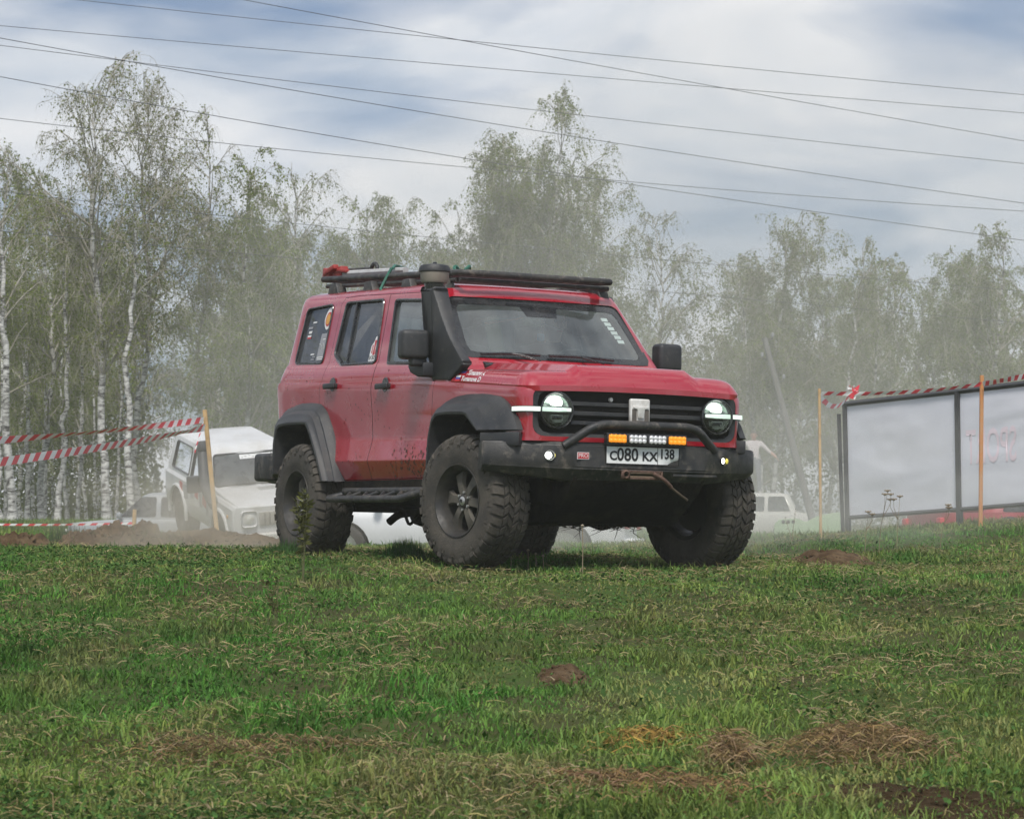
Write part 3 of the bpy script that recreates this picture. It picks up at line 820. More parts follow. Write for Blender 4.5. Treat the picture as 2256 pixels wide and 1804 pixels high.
# number plate, bent at its lower left corner
NX = .752
V = []; F = []
yy = np.linspace(-.292, .262, 24); zz = np.linspace(.694, .808, 7)
for z in zz:
    for y in yy:
        dx = .0
        k = max(0, (y - .12) / .142) * max(0, (.755 - z) / .061)
        V.append((NX - .035 * k ** 1.5, y, z + .012 * k * k))
for j in range(6):
    for i in range(23): F.append((j * 24 + i, j * 24 + i + 1, (j + 1) * 24 + i + 1, (j + 1) * 24 + i))
NP = mesh('number_plate', V, F, M_plate, BUMP, 60)
rotp = Matrix.Rotation(R(90), 4, 'Z') @ Matrix.Rotation(R(90), 4, 'X')
def ptxt(t, y, z, size, sx): return text('plate_lettering', t, size, Matrix.Translation((NX + .002, y, z)) @ rotp, M_ink, NP, .0008, sx, 'LEFT', .0022)
x_ = -.268
ptxt('C', -.268, .744, .082, 1.0); ptxt('080', -.212, .752, .118, .92); ptxt('KX', -.022, .744, .082, 1.05); ptxt('138', .110, .764, .090, .86)
box('plate_divider', (NX + .001, .098, .751), (.002, .003, .112), M_ink, NP)
bm = bmesh.new()
for z in (.694, .808): box_bm(bm, (NX, -.015, z), (.006, .556, .004))
for y in (-.292, .262): box_bm(bm, (NX, y, .751), (.006, .004, .115))
bmobj('plate_rim', bm, M_ink, NP)
st = box('bumper_sticker', (.7445, -.46, .738), (.002, .088, .046), M_white, BUMP)
box('sticker_field', (.7458, -.46, .738), (.002, .080, .038), M_stred, st)
text('sticker_lettering', 'PRO', .036, Matrix.Translation((.7472, -.46, .738)) @ rotp, M_white, st, .0004, 1.05)
# fairlead, hook and rope of the winch
bm = bmesh.new()
for z in (.600, .645): box_bm(bm, (.752, -.02, z), (.03, .30, .014), None, .004)
for y in (-.165, .125): box_bm(bm, (.752, y, .622), (.03, .018, .06), None, .004)
FLD = bmobj('winch_fairlead', bm, M_rust, BUMP, 40)
for dz in (.608, .636): tube('fairlead_roller', [(.757, -.15, dz), (.757, .11, dz)], .009, M_silver if False else M_rope, FLD, 10)
lathe('shackle_ring', [(-.012, .022), (.0, .034), (.012, .022), (0, .016)], M_rust, FLD, 18, 'X', close=True, loc=(.775, -.155, .622))
tube('winch_hook', bend([(.765, .06, .635), (.79, .10, .612), (.80, .15, .575), (.79, .185, .545)], .03, 4), [.012] * 1 + [.014] * 12, M_rust, FLD, 8) if False else tubes('winch_hook', [(bend([(.765, .06, .635), (.79, .10, .612), (.80, .15, .575), (.79, .185, .545)], .02, 3), .013)], M_rust, FLD)
tubes('winch_rope', [(bend([(.79, .18, .548), (.76, .27, .50), (.70, .36, .47), (.60, .42, .47)], .08, 5), .008)], M_rope, FLD)
strip_ = box('lower_step', (.718, .40, .628), (.03, .34, .018), M_steel, BUMP, None, .004)

# ---- rear bumper
RBMP = prism('rear_bumper', [(-3.78, .64), (-3.74, .60), (-3.45, .58), (-3.45, .80), (-3.70, .84), (-3.78, .80)], -.86, .86, 'y', M_steel, CAR, .012)
for s in (-1, 1): box('bumper_corner', (-3.60, s * .90, .72), (.34, .14, .22), M_steel, RBMP, None, .03, 3)
# spare wheel cover on the tail
lathe('spare_wheel_cover', [(-3.84, .001), (-3.84, .30), (-3.80, .37), (-3.66, .38), (-3.63, .30)], M_black, CAR, 32, 'X', loc=(0, 0, 1.16))

# ---- chassis and underside
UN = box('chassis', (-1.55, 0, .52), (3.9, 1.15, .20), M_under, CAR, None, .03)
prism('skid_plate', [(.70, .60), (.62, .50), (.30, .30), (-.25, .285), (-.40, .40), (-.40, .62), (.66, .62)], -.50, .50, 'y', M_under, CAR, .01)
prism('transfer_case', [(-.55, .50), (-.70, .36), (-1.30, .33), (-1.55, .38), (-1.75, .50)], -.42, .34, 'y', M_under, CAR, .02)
for x in (0.0, -2.75):
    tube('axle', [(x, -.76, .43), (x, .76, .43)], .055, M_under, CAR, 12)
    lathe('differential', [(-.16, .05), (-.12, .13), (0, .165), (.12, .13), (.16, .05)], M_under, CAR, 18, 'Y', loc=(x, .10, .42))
for s in (-1, 1):
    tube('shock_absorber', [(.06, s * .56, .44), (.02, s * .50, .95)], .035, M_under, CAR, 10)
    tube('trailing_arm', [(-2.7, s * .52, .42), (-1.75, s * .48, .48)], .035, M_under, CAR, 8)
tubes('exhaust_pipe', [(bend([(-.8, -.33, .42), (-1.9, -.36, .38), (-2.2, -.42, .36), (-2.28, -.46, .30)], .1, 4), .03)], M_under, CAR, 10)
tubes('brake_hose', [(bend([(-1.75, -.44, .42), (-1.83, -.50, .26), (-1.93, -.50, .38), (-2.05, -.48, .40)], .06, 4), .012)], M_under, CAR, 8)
# torn grass caught on the skid plate
lst = []
for k in range(46):
    y = random.Random(k).uniform(-.46, .48); q = random.Random(k + 99)
    L_ = q.uniform(.01, .035) if k % 9 else q.uniform(.06, .11)
    lst.append(([(.10 + q.uniform(-.1, .15), y, .295), (.1 + q.uniform(-.1, .15), y + q.uniform(-.02, .02), .285 - L_ * .5), (.1, y + q.uniform(-.05, .05), .285 - L_)], [.0035, .003, .0015]))
g_ = tubes('caught_grass', lst, mat('caught_dry_grass', (.05, .04, .025), .9), CAR, 4); g_['kind'] = 'stuff'

# ---- rock sliders
for s in (-1, 1):
    SL = tube('rock_slider', bend([(-2.18, s * .86, .50), (-2.25, s * .99, .462), (-.92, s * .99, .455), (-.74, s * .93, .50), (-.60, s * .86, .52)], .08, 5), .026, M_steel, CAR, 12)
    tube('slider_inner_tube', [(-2.15, s * .885, .520), (-.62, s * .885, .515)], .026, M_steel, SL, 10)
    for x in (-2.02, -1.72, -1.42, -1.12):
        tube('slider_gusset', [(x, s * .885, .515), (x + .11, s * .985, .462)], .015, M_steel, SL, 8)
        tube('slider_gusset', [(x + .22, s * .885, .515), (x + .11, s * .985, .462)], .015, M_steel, SL, 8)
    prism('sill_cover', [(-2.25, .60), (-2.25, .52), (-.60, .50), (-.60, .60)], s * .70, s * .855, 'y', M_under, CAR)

# ---- mirrors
for s in (-1, 1):
    MR = box('door_mirror', (-.715, s * 1.017, 1.520), (.13, .205, .205), M_black, CAR, (0, 0, s * R(6)), .035, 4)
    box('mirror_neck', (-.71, s * .985, 1.405), (.075, .12, .07), M_black, MR, None, .02, 3)
    prism('mirror_base', [(-.66, 1.40), (-.93, 1.392), (-.88, 1.335), (-.76, 1.300), (-.66, 1.305)], s * .845, s * .965, 'y', M_black, MR, .014)
    box('mirror_glass', (-.782, s * 1.017, 1.520), (.004, .17, .17), M_silver, MR)

# ---- snorkel on the right wing and pillar
SN = prism('snorkel', roundpoly([(-.69, 1.283), (-.42, 1.266), (-.205, 1.375), (-.303, 1.452), (-.411, 1.54), (-.52, 1.72), (-.618, 1.915), (-.825, 1.925), (-.79, 1.70), (-.73, 1.46)], [.01, .01, .03, .06, .08, .2, .01, .01, .3, .1], 5), -.925, -.80, 'y', M_black, CAR, .022)
for v in SN.data.vertices:
    k = min(1, max(0, (v.co.z - 1.27) / .30))
    k = min(k, min(1, max(0, (-.40 - v.co.x) / .22)))
    if v.co.y < -.86: v.co.y = -.872 - (-.872 - v.co.y) * (.12 + .88 * k)
lathe('snorkel_neck', [(1.90, .066), (1.955, .072), (1.97, .06)], M_gloss, SN, 24, 'Z', loc=(-.735, -.855, 0))
HD = lathe('filter_bowl', [(1.955, .06), (1.96, .088), (1.975, .097), (2.035, .102), (2.04, .09)], M_beige, SN, 32, 'Z', loc=(-.745, -.850, 0))
lathe('filter_cap', [(2.034, .103), (2.040, .110), (2.062, .110), (2.082, .098), (2.090, .06), (2.092, .001)], M_black, SN, 32, 'Z', loc=(-.745, -.850, 0))
lathe('cap_knob', [(2.088, .016), (2.104, .016), (2.108, .008), (2.108, .001)], M_gloss, SN, 12, 'Z', loc=(-.745, -.850, 0))

# ---- roof rack
def rz(x): return 2.036 - .053 * (x + .8)
RK = empty('roof_rack'); RK.parent = CAR
tubes('rack_perimeter', [(bend([(-3.30, -.60, rz(-3.3) + .03), (-.82, -.60, rz(-.82) + .02), (-.80, .60, rz(-.8) + .02), (-3.30, .60, rz(-3.3) + .03), (-3.30, -.58, rz(-3.3) + .03)], .06, 4), .024)], M_steel, RK, 10)
tubes('rack_lower_rail', [([(-3.22, -.60, rz(-3.2) - .025), (-.90, -.60, rz(-.9) - .03)], .017), ([(-3.22, .60, rz(-3.2) - .025), (-.90, .60, rz(-.9) - .03)], .017), ([(-.86, -.6, rz(-.9) - .03), (-.86, .6, rz(-.9) - .03)], .017)], M_steel, RK, 8)
for k in range(8):
    x = -3.1 + k * .29
    box('rack_slat', (x, 0, rz(x) + .012), (.07, 1.18, .022), M_steel, RK, None, .005)
for s in (-1, 1):
    for x in (-2.96, -2.30, -1.62, -1.05):
        prism('rack_leg', [(x - .11, rz(x) - .10), (x + .10, rz(x) - .105), (x + .05, rz(x) - .01), (x - .06, rz(x) - .01)], s * .585, s * .665, 'y', M_steel, RK, .006)

# ---- wheels
def make_tyre(name, parent):
    prof = [(-.120, .232), (-.145, .250), (-.155, .290), (-.158, .330), (-.154, .375), (-.146, .405), (-.128, .424), (-.095, .431), (-.05, .433),
            (.05, .433), (.095, .431), (.128, .424), (.146, .405), (.154, .375), (.158, .330), (.155, .290), (.145, .250), (.120, .232)]
    n = 96; V = []; F = []; m = len(prof)
    for k in range(n):
        a = 2 * math.pi * k / n
        for y, r in prof: V.append((r * math.cos(a), y, r * math.sin(a)))
    for k in range(n):
        for j in range(m - 1): F.append((k * m + j, k * m + j + 1, ((k + 1) % n) * m + j + 1, ((k + 1) % n) * m + j))
    N = 40
    def lug(a0, a1, pts, sk=0):
        # pts: list of (y, r_low, r_high) across the block; a0..a1 angular extent, skewed by sk along y
        o = len(V); q = len(pts)
        for aa in (a0, a1):
            for y, rl, rh in pts:
                a = aa + sk * y
                V.append((rl * math.cos(a), y, rl * math.sin(a))); V.append((rh * math.cos(a), y, rh * math.sin(a)))
        for i in range(q - 1):
            F.append((o + 2 * i + 1, o + 2 * i + 3, o + 2 * q + 2 * i + 3, o + 2 * q + 2 * i + 1))
            F.append((o + 2 * i, o + 2 * i + 2, o + 2 * i + 3, o + 2 * i + 1)); F.append((o + 2 * q + 2 * i, o + 2 * q + 2 * i + 1, o + 2 * q + 2 * i + 3, o + 2 * q + 2 * i + 2))
        for i in (0, q - 1): F.append((o + 2 * i, o + 2 * i + 1, o + 2 * q + 2 * i + 1, o + 2 * q + 2 * i))
    st_ = 2 * math.pi / N
    for k in range(N):
        a = k * st_
        for s in (-1, 1):
            of = 0 if s < 0 else st_ * .5
            e = .006 if k % 2 else 0
            lug(a + of, a + of + st_ * .70, [(s * (.150 + e), .385, .408 + e), (s * .138, .405, .432), (s * .112, .42, .4445), (s * .088, .42, .446)], s * .5)
            lug(a + of + st_ * .2, a + of + st_ * .86, [(s * .080, .42, .446), (s * .048, .42, .447)], -s * 1.6)
            lug(a + of + st_ * .05, a + of + st_ * .68, [(s * .040, .42, .447), (s * .006, .42, .447)], s * 2.2)
            if k % 2 == 0:
                lug(a + of + .02, a + of + st_ * .6, [(s * .156, .355, .37), (s * .160, .345, .372), (s * .154, .372, .385)], 0)
    # raised letter-like band and bead ring on the sidewall
    me = bpy.data.meshes.new(name); me.from_pydata(V, [], F); me.update()
    bm = bmesh.new(); bm.from_mesh(me); bmesh.ops.recalc_face_normals(bm, faces=bm.faces); bm.to_mesh(me); bm.free()
    return link(name, me, M_rubber, parent, 40)
def make_wheel(cx, s, steer=0.0, first=None):
    W_ = empty('wheel', (cx, s * (1.036 - .158), .436), (0, random.Random(cx + s).uniform(0, .9), steer + (0 if s < 0 else math.pi)))
    W_.parent = CAR; W_.rotation_mode = 'ZYX' if False else 'XYZ'
    if first:
        for ch in first.children:
            c = ch.copy(); COL.objects.link(c); c.parent = W_
            for g in ch.children:
                d_ = g.copy(); COL.objects.link(d_); d_.parent = c
        return W_
    make_tyre('tyre', W_)
    RM = lathe('rim', [(.13, .235), (.12, .205), (-.02, .198), (-.10, .212), (-.128, .222), (-.140, .234), (-.150, .240), (-.150, .247), (-.140, .249), (-.125, .240)], M_rim, W_, 56, 'Y', 30)
    for k in range(6):
        a = 2 * math.pi * k / 6
        Y0 = -.060
        secs = [(.050, .034, -.086), (.085, .031, -.090), (.125, .033, -.088), (.165, .044, -.078), (.203, .062, -.066)]
        V = []; F = []
        for r_, hw, y in secs:
            for dz, dy in ((-hw, .028), (-hw * .75, 0), (hw * .75, 0), (hw, .028)):
                V.append((r_ * math.cos(a) - dz * math.sin(a), y + dy, r_ * math.sin(a) + dz * math.cos(a)))
        for i in range(len(secs) - 1):
            for j in range(3): F.append((i * 4 + j, i * 4 + j + 1, (i + 1) * 4 + j + 1, (i + 1) * 4 + j))
            F.append((i * 4 + 3, i * 4, (i + 1) * 4, (i + 1) * 4 + 3))
        F.append((0, 1, 2, 3)); o = len(secs) * 4 - 4; F.append((o + 3, o + 2, o + 1, o))
        sp = mesh('spoke', V, F, M_rimdust, W_, 50)
        bm = bmesh.new(); bm.from_mesh(sp.data); bmesh.ops.recalc_face_normals(bm, faces=bm.faces); bm.to_mesh(sp.data); bm.free()
    HB = lathe('hub', [(.0, .085), (-.065, .080), (-.082, .070), (-.086, .046), (-.098, .042), (-.102, .036), (-.102, .001)], M_rim, W_, 32, 'Y', 35)
    for k in range(6):
        a = 2 * math.pi * (k + .5) / 6
        lathe('wheel_nut', [(-.098, .001), (-.098, .009), (-.075, .011)], M_silver, HB, 6, 'Y', 30, loc=(.058 * math.cos(a), 0, .058 * math.sin(a)))
    lathe('hub_cap', [(-.112, .001), (-.110, .020), (-.104, .030), (-.100, .031)], M_silver, HB, 24, 'Y', 35)
    prism('cap_emblem', [(-.012, -.010), (-.004, -.010), (-.004, .004), (.004, .004), (.004, -.010), (.012, -.010), (.012, .006), (.006, .012), (-.006, .012), (-.012, .006)], -.1145, -.110, 'y', M_ink, HB)
    lathe('brake_disc', [(.045, .001), (.045, .165), (.07, .168), (.07, .001)], M_disc, W_, 40, 'Y', 35)
    return W_
w0 = make_wheel(-2.75, -1)
make_wheel(0, -1, .185, w0); make_wheel(0, 1, .185, w0); make_wheel(-2.75, 1, 0, w0)

# ---- cabin
box('dashboard', (-.66, 0, 1.34), (.34, 1.46, .16), M_cabin, CAR, (0, -.1, 0), .04, 3)
for y in (-.38, .38):
    S_ = box('front_seat', (-1.55, y, 1.28), (.16, .50, .62), M_cabin, CAR, (0, -.22, 0), .05, 3)
    box('headrest', (-1.64, y, 1.69), (.10, .26, .17), M_cabin, S_, (0, -.1, 0), .04, 3)
RS = box('rear_bench', (-2.55, 0, 1.28), (.18, 1.30, .52), M_cabin, CAR, (0, -.22, 0), .05, 3)
for y in (-.4, .4): box('headrest', (-2.63, y, 1.62), (.09, .25, .15), M_cabin, RS, None, .04, 3)
sw = bpy.data.meshes.new('sw'); 
V = []; F = []
for k in range(28):
    a = 2 * math.pi * k / 28
    for j in range(6):
        b = 2 * math.pi * j / 6; rr = .18 + .015 * math.cos(b); V.append((.015 * math.sin(b), rr * math.cos(a), rr * math.sin(a)))
for k in range(28):
    for j in range(6): F.append((k * 6 + j, k * 6 + (j + 1) % 6, ((k + 1) % 28) * 6 + (j + 1) % 6, ((k + 1) % 28) * 6 + j))
STW = mesh('steering_wheel', V, F, M_cabin, CAR, 60); STW.data.transform(Matrix.Translation((-.90, .38, 1.40)) @ Matrix.Rotation(R(-25), 4, 'Y'))
box('interior_mirror', (-.93, 0, 1.80), (.03, .22, .06), M_cabin, CAR, None, .012)
pane_back = mesh('rear_window', [(-3.49, y, z) for y, z in ((-.64, 1.57), (.64, 1.57), (.60, 1.96), (-.60, 1.96))], [(0, 1, 2, 3)], M_tint, CAR)
fr_ = box('air_freshener', (-.90, .075, 1.635), (.02, .07, .055), mat('freshener_blue', (.05, .28, .50), .4, emit=(.05, .3, .5), estr=.0), CAR, (0, 0, .3), .012)
tubes('hanging_cord', [([(-.93, 0, 1.79), (-.91, .06, 1.70), (-.90, .075, 1.65)], .003)], M_cabin, fr_, 4)
tubes('orange_ribbon', [(bend([(-.93, -.36, 1.715), (-.92, -.25, 1.735), (-.92, -.12, 1.755), (-.93, -.02, 1.79)], .03, 3), .007)], mat('ribbon_orange', (.60, .16, .06), .6), CAR, 5)
tubes('wire_antenna', [([(-.80 + .0, -.66 + 1.15 * t, 1.63 + .11 * math.sin(math.pi * min(1, t * 1.1))) for t in np.linspace(0, 1, 14)], .003)], M_gloss, CAR, 4)

# ---- stickers on the side glass
def side_sticker(name, poly, m_, off=.004, parent=CAR):
    V = [(x, -(side_y(x, z) + off - .014), z) for x, z in poly]
    return mesh(name, V, [tuple(range(len(V)))], m_, parent)
def quad(x0, z0, x1, z1, sl=.0): return [(x0, z0), (x1, z0), (x1 + sl, z1), (x0 + sl, z1)]
def ell(cx, cz, a, b, n=24, p=1.0): return [(cx + a * math.copysign(abs(math.cos(2 * math.pi * k / n)) ** p, math.cos(2 * math.pi * k / n)), cz + b * math.copysign(abs(math.sin(2 * math.pi * k / n)) ** p, math.sin(2 * math.pi * k / n))) for k in range(n)]
e_ = side_sticker('round_sticker', ell(-2.845, 1.855, .075, .088, 24, 1.25), M_white)
side_sticker('sticker_ring', ell(-2.845, 1.850, .052, .056), M_stred, .006, e_); side_sticker('sticker_centre', ell(-2.845, 1.850, .038, .042), M_styel, .008, e_)
side_sticker('panel_sticker', quad(-2.93, 1.53, -2.79, 1.74, .01), M_stgrey, .002)
def glass_text(name, t, x, z, size, m_, sx=1.0):
    ang = math.atan2(.748 - .826, .37)
    M_ = Matrix.Translation((x, -(side_y(x, z) - .008), z)) @ Matrix.Rotation(-ang * 1.0, 4, 'X') @ rotn
    return text(name, t, size, M_, m_, CAR, .0004, sx)
glass_text('number_sticker', '34', -2.845, 1.625, .10, M_white)
for k, (x, z, w_, h_) in enumerate(((-3.16, 1.80, .085, .016), (-3.15, 1.765, .06, .02), (-3.10, 1.84, .07, .012), (-2.84, 1.712, .085, .010), (-2.85, 1.695, .06, .008), (-3.02, 1.585, .07, .010), (-2.99, 1.565, .055, .010), (-2.86, 1.555, .12, .008), (-2.86, 1.54, .10, .007), (-3.0, 1.545, .06, .009))):
    side_sticker('text_sticker', quad(x - w_ / 2, z - h_ / 2, x + w_ / 2, z + h_ / 2), M_white if k % 3 else M_stgrey)
side_sticker('flag_sticker', quad(-3.19, 1.728, -3.12, 1.742), M_white); side_sticker('flag_sticker', quad(-3.19, 1.714, -3.12, 1.728), M_stred)
sp_ = side_sticker('sport_sticker', [(-1.935, 1.475), (-1.795, 1.475), (-1.80, 1.52), (-1.79, 1.60), (-1.815, 1.635), (-1.81, 1.67), (-1.85, 1.66), (-1.875, 1.655), (-1.89, 1.62), (-1.925, 1.59), (-1.93, 1.52)], M_white)
for x, z, w_, h_ in ((-1.86, 1.575, .035, .11), (-1.83, 1.57, .02, .09), (-1.895, 1.565, .02, .06)):
    side_sticker('sticker_figure', [(x - w_ / 2, z - h_ / 2), (x + w_ / 2, z - h_ / 2), (x + w_ * .3, z), (x + w_ / 2, z + h_ / 2), (x - w_ / 2, z + h_ / 2), (x - w_ * .3, z)], M_stred, .006, sp_)
gt = glass_text('sport_lettering', 'SPORT', -1.865, 1.497, .042, M_ink, 1.0); gt.data.transform(Matrix.Translation((0, -.003, 0)))

# mud thrown up behind the wheels, dried on the doors and wings
bm = bmesh.new(); q = random.Random(12)
for k in range(230):
    if k < 120: x, z = q.gauss(-.98, .17), q.gauss(.70, .07)
    elif k < 170: x, z = q.gauss(-2.05, .25), q.uniform(.62, 1.2)
    else: x, z = q.uniform(-3.4, .3), q.uniform(.8, 1.42)
    if not (.60 < z < 1.45 and -3.4 < x < .3) or (x > -.62 and z < 1.18) or (x < -2.3 and z < 1.22): continue
    y = side_y(x, z); r = q.uniform(.002, .006) * (1.5 if k < 120 else 1)
    v0 = [bm.verts.new((x + r * q.uniform(.6, 1.5) * math.cos(a), -(side_y(x, z + r * math.sin(a) * 1.4) + .0012), z + r * q.uniform(.7, 2.2) * math.sin(a))) for a in np.linspace(0, 2 * math.pi, 8)[:-1]]
    bm.faces.new(v0)
mud_ = bmobj('mud_splashes', bm, mat('dried_mud', (.060, .042, .030), .95), CAR); mud_['kind'] = 'stuff'

# ================================================================ birches
M_bark = mat('birch_bark', (.50, .49, .46), .8, var=(.05, .045, .04), scale=1.0, fac=.0)
def _bark():
    nt = M_bark.node_tree; b = nt.nodes['Principled BSDF']
    for l in list(b.inputs['Base Color'].links): nt.links.remove(l)
    t = nt.nodes.new('ShaderNodeTexCoord'); mp = nt.nodes.new('ShaderNodeMapping'); mp.inputs['Scale'].default_value = (2.2, 2.2, 7)
    nz = nt.nodes.new('ShaderNodeTexNoise'); nz.inputs['Scale'].default_value = 1.0; nz.inputs['Detail'].default_value = 5; nz.inputs['Roughness'].default_value = .7; nz.inputs['Distortion'].default_value = 1.2
    nt.links.new(t.outputs['Object'], mp.inputs['Vector']); nt.links.new(mp.outputs['Vector'], nz.inputs['Vector'])
    cr = nt.nodes.new('ShaderNodeValToRGB'); e = cr.color_ramp.elements
    e[0].position, e[0].color = .44, (.60, .59, .56, 1); e[1].position, e[1].color = .60, (.045, .04, .035, 1)
    nt.links.new(nz.outputs['Fac'], cr.inputs['Fac']); nt.links.new(cr.outputs['Color'], b.inputs['Base Color'])
_bark()
M_twig = mat('birch_branch', (.27, .245, .19), .85, var=(.44, .41, .35), scale=1.5, fac=.8)
M_leaf = attr_mat('birch_leaf', .7, .4, .1)

def tubes_np(paths, radii, n=5):
    """paths (K, S, 3), radii (K, S) -> verts, quad loops"""
    K, S, _ = paths.shape
    t = np.gradient(paths, axis=1); t /= np.linalg.norm(t, axis=2, keepdims=True) + 1e-9
    ref_ = np.array([.31, .83, .11]); a = np.cross(t, ref_); a /= np.linalg.norm(a, axis=2, keepdims=True) + 1e-9; b = np.cross(t, a)
    an = 2 * np.pi * np.arange(n) / n
    V = paths[:, :, None, :] + radii[:, :, None, None] * (a[:, :, None, :] * np.cos(an)[None, None, :, None] + b[:, :, None, :] * np.sin(an)[None, None, :, None])
    idx = np.arange(K * S * n).reshape(K, S, n)
    q = np.stack([idx[:, :-1, :], np.roll(idx[:, :-1, :], -1, 2), np.roll(idx[:, 1:, :], -1, 2), idx[:, 1:, :]], -1)
    return V.reshape(-1, 3), q.reshape(-1, 4)
def interp_path(P, t):
    """P (S,3), t in 0..1 array -> points and tangents"""
    S = len(P) - 1; f = np.clip(t, 0, .9999) * S; i = f.astype(int); w = (f - i)[:, None]
    return P[i] * (1 - w) + P[i + 1] * w, P[i + 1] - P[i]

def birch_meshes(seed, H, r0, spread, first=.22, nbr=44, dens=1.0, lean=0.0, stems=1, green=.6, droop=1.0, leafsize=.072, asc=38, topbare=.0, full=1.0):
    g = np.random.default_rng(seed)
    trunk_paths = []; trunk_r = []
    br_p = []; br_r = []; b2_p = []; b2_r = []; tw_p = []
    S = 22; ns = 8; n2s = 5
    for st_ in range(stems):
        hs = H * (1 if st_ == 0 else g.uniform(.78, .95)); z = np.linspace(0, 1, S)
        ang = g.uniform(0, 6.28); out = (0 if stems == 1 else g.uniform(.05, .11)) * hs * (-1) ** st_
        wob = np.cumsum(g.normal(0, .006 * hs, (S, 2)), 0); wob -= wob[0]
        bend_ = out * z ** .8
        P = np.stack([bend_ + wob[:, 0] + lean * hs * z ** 1.4, math.sin(ang) * bend_ + wob[:, 1], z * hs], 1)
        rr = r0 * (1 if st_ == 0 else .75) * (1 - z) ** .85 + .010
        rr[0] *= 1.35; trunk_paths.append(P); trunk_r.append(rr)
        nb = int(nbr * (1 if stems == 1 else .72))
        ts = np.sort(first + (.99 - first) * g.random(nb) ** .80)
        base, tg = interp_path(P, ts)
        clump = g.uniform(0, 6.283, 5)
        for k in range(nb):
            t = ts[k]; f_ = (t - first) / (1 - first)
            prof = (.42 + .58 * min(1, f_ / .22)) * (1 - f_) ** .42 + .12
            L = spread * H * prof * g.uniform(.65, 1.25) * 1.45
            az = clump[k % 5] + g.normal(0, .9); inc = R(np.clip(g.normal(asc - 8 * f_, 9), 12, 75)); s = np.linspace(0, 1, ns)
            hor = L * np.sin(inc) * s ** .92; ver = L * np.cos(inc) * (s - .30 * droop * s ** 2.6)
            jit = np.cumsum(g.normal(0, .030 * L / 3, (ns, 3)), 0); jit -= jit[0]
            Q = base[k] + np.stack([math.cos(az) * hor, math.sin(az) * hor, ver], 1) + jit
            rb = min(.42 * float(np.interp(t, z, rr)), .011 * L + .007) * (1 - s) ** .8 + .006
            br_p.append(Q); br_r.append(rb)
            n2 = max(4, int(L * 3.6)); t2 = g.uniform(.18, 1, n2); b2, tg2 = interp_path(Q, t2)
            for j in range(n2):
                L2 = (L * g.uniform(.16, .36) + .22) * (1.15 - .5 * t2[j]); d = tg2[j] / (np.linalg.norm(tg2[j]) + 1e-9)
                d = d + g.normal(0, .62, 3); d /= np.linalg.norm(d); ss = np.linspace(0, 1, n2s)
                Q2 = b2[j] + d * (L2 * ss)[:, None]; Q2[:, 2] -= .35 * droop * L2 * ss ** 2.2
                b2_p.append(Q2); b2_r.append((.0045 + .003 * L2) * (1 - ss) + .0035)
                nt_ = max(4, int(L2 * 11 * dens * full)); t3 = g.uniform(.10, 1, nt_); b3, _ = interp_path(Q2, t3)
                L3 = g.uniform(.25, .85, nt_) * min(1.0, .5 + L2) * droop ** .5
                dd = g.normal(0, .55, (nt_, 3)) + d * .55; dd[:, 2] *= .5
                s3 = np.linspace(0, 1, 4)
                T = b3[:, None, :] + dd[:, None, :] * (L3[:, None] * (s3 - .35 * s3 ** 2)[None])[:, :, None] * .8
                T[:, :, 2] -= (L3[:, None] * (s3 ** 1.5)[None]) * .9 * droop
                T += g.normal(0, .02, T.shape) * s3[None, :, None]
                tw_p.append(T)
    V1, q1 = tubes_np(np.array(trunk_paths), np.array(trunk_r), 10)
    V2, q2 = tubes_np(np.array(br_p), np.array(br_r), 4)
    V2b, q2b = tubes_np(np.array(b2_p), np.array(b2_r), 3)
    T = np.concatenate(tw_p); n = len(T)
    # hanging twigs: narrow ribbons
    sd = g.normal(0, 1, (n, 1, 3)); sd /= np.linalg.norm(sd, axis=2, keepdims=True)
    wd = np.linspace(.0065, .0035, 4)[None, :, None] * sd
    V3 = np.stack([T - wd, T + wd], 2).reshape(-1, 3); idx = np.arange(n * 8).reshape(n, 4, 2)
    q3 = np.stack([idx[:, :-1, 0], idx[:, :-1, 1], idx[:, 1:, 1], idx[:, 1:, 0]], -1).reshape(-1, 4)
    V23 = np.concatenate([V2, V2b, V3]); q23 = np.concatenate([q2, q2b + len(V2), q3 + len(V2) + len(V2b)])
    per = 7
    tt = g.random((n, per)); f = tt * 3 * .9999; i = f.astype(int); w = (f - i)[..., None]
    I = np.arange(n)[:, None]
    C = T[I, i] * (1 - w) + T[I, i + 1] * w + g.normal(0, .03, (n, per, 3))
    C = C.reshape(-1, 3)
    hgt = C[:, 2] / H
    keep = g.random(len(C)) < np.clip(green * .80 + .22 - topbare * .5 * np.clip((hgt - .5) * 2, 0, 1), .05, 1)
    C = C[keep]; m = len(C)
    a = g.normal(0, 1, (m, 3)); a[:, 2] -= .8; a /= np.linalg.norm(a, axis=1, keepdims=True)
    b = np.cross(a, g.normal(0, 1, (m, 3))); b /= np.linalg.norm(b, axis=1, keepdims=True)
    sz = leafsize * g.uniform(.6, 1.35, m)[:, None]
    Vl = np.stack([C, C + a * sz * .5 + b * sz * .36, C + a * sz, C + a * sz * .5 - b * sz * .36], 1).reshape(-1, 3)
    mix = np.clip(fbm(C[:, 0] * .8 + C[:, 1] * .6, C[:, 2] * .8, seed, 3) * 2.4 - .7 + g.normal(0, .15, m), 0, 1)[:, None]
    brown = np.clip((1 - green) * .9 + g.normal(0, .2, m) + topbare * .5 * np.clip(C[:, 2] / H - .4, 0, 1), 0, 1)[:, None]
    col = np.array([.138, .188, .022]) * (1 - mix) + np.array([.230, .298, .040]) * mix
    col = col * (1 - brown * .5) + np.array([.150, .125, .070]) * brown * .5
    return (V1, q1), (V23, q23), (Vl, np.repeat(col, 4, 0))
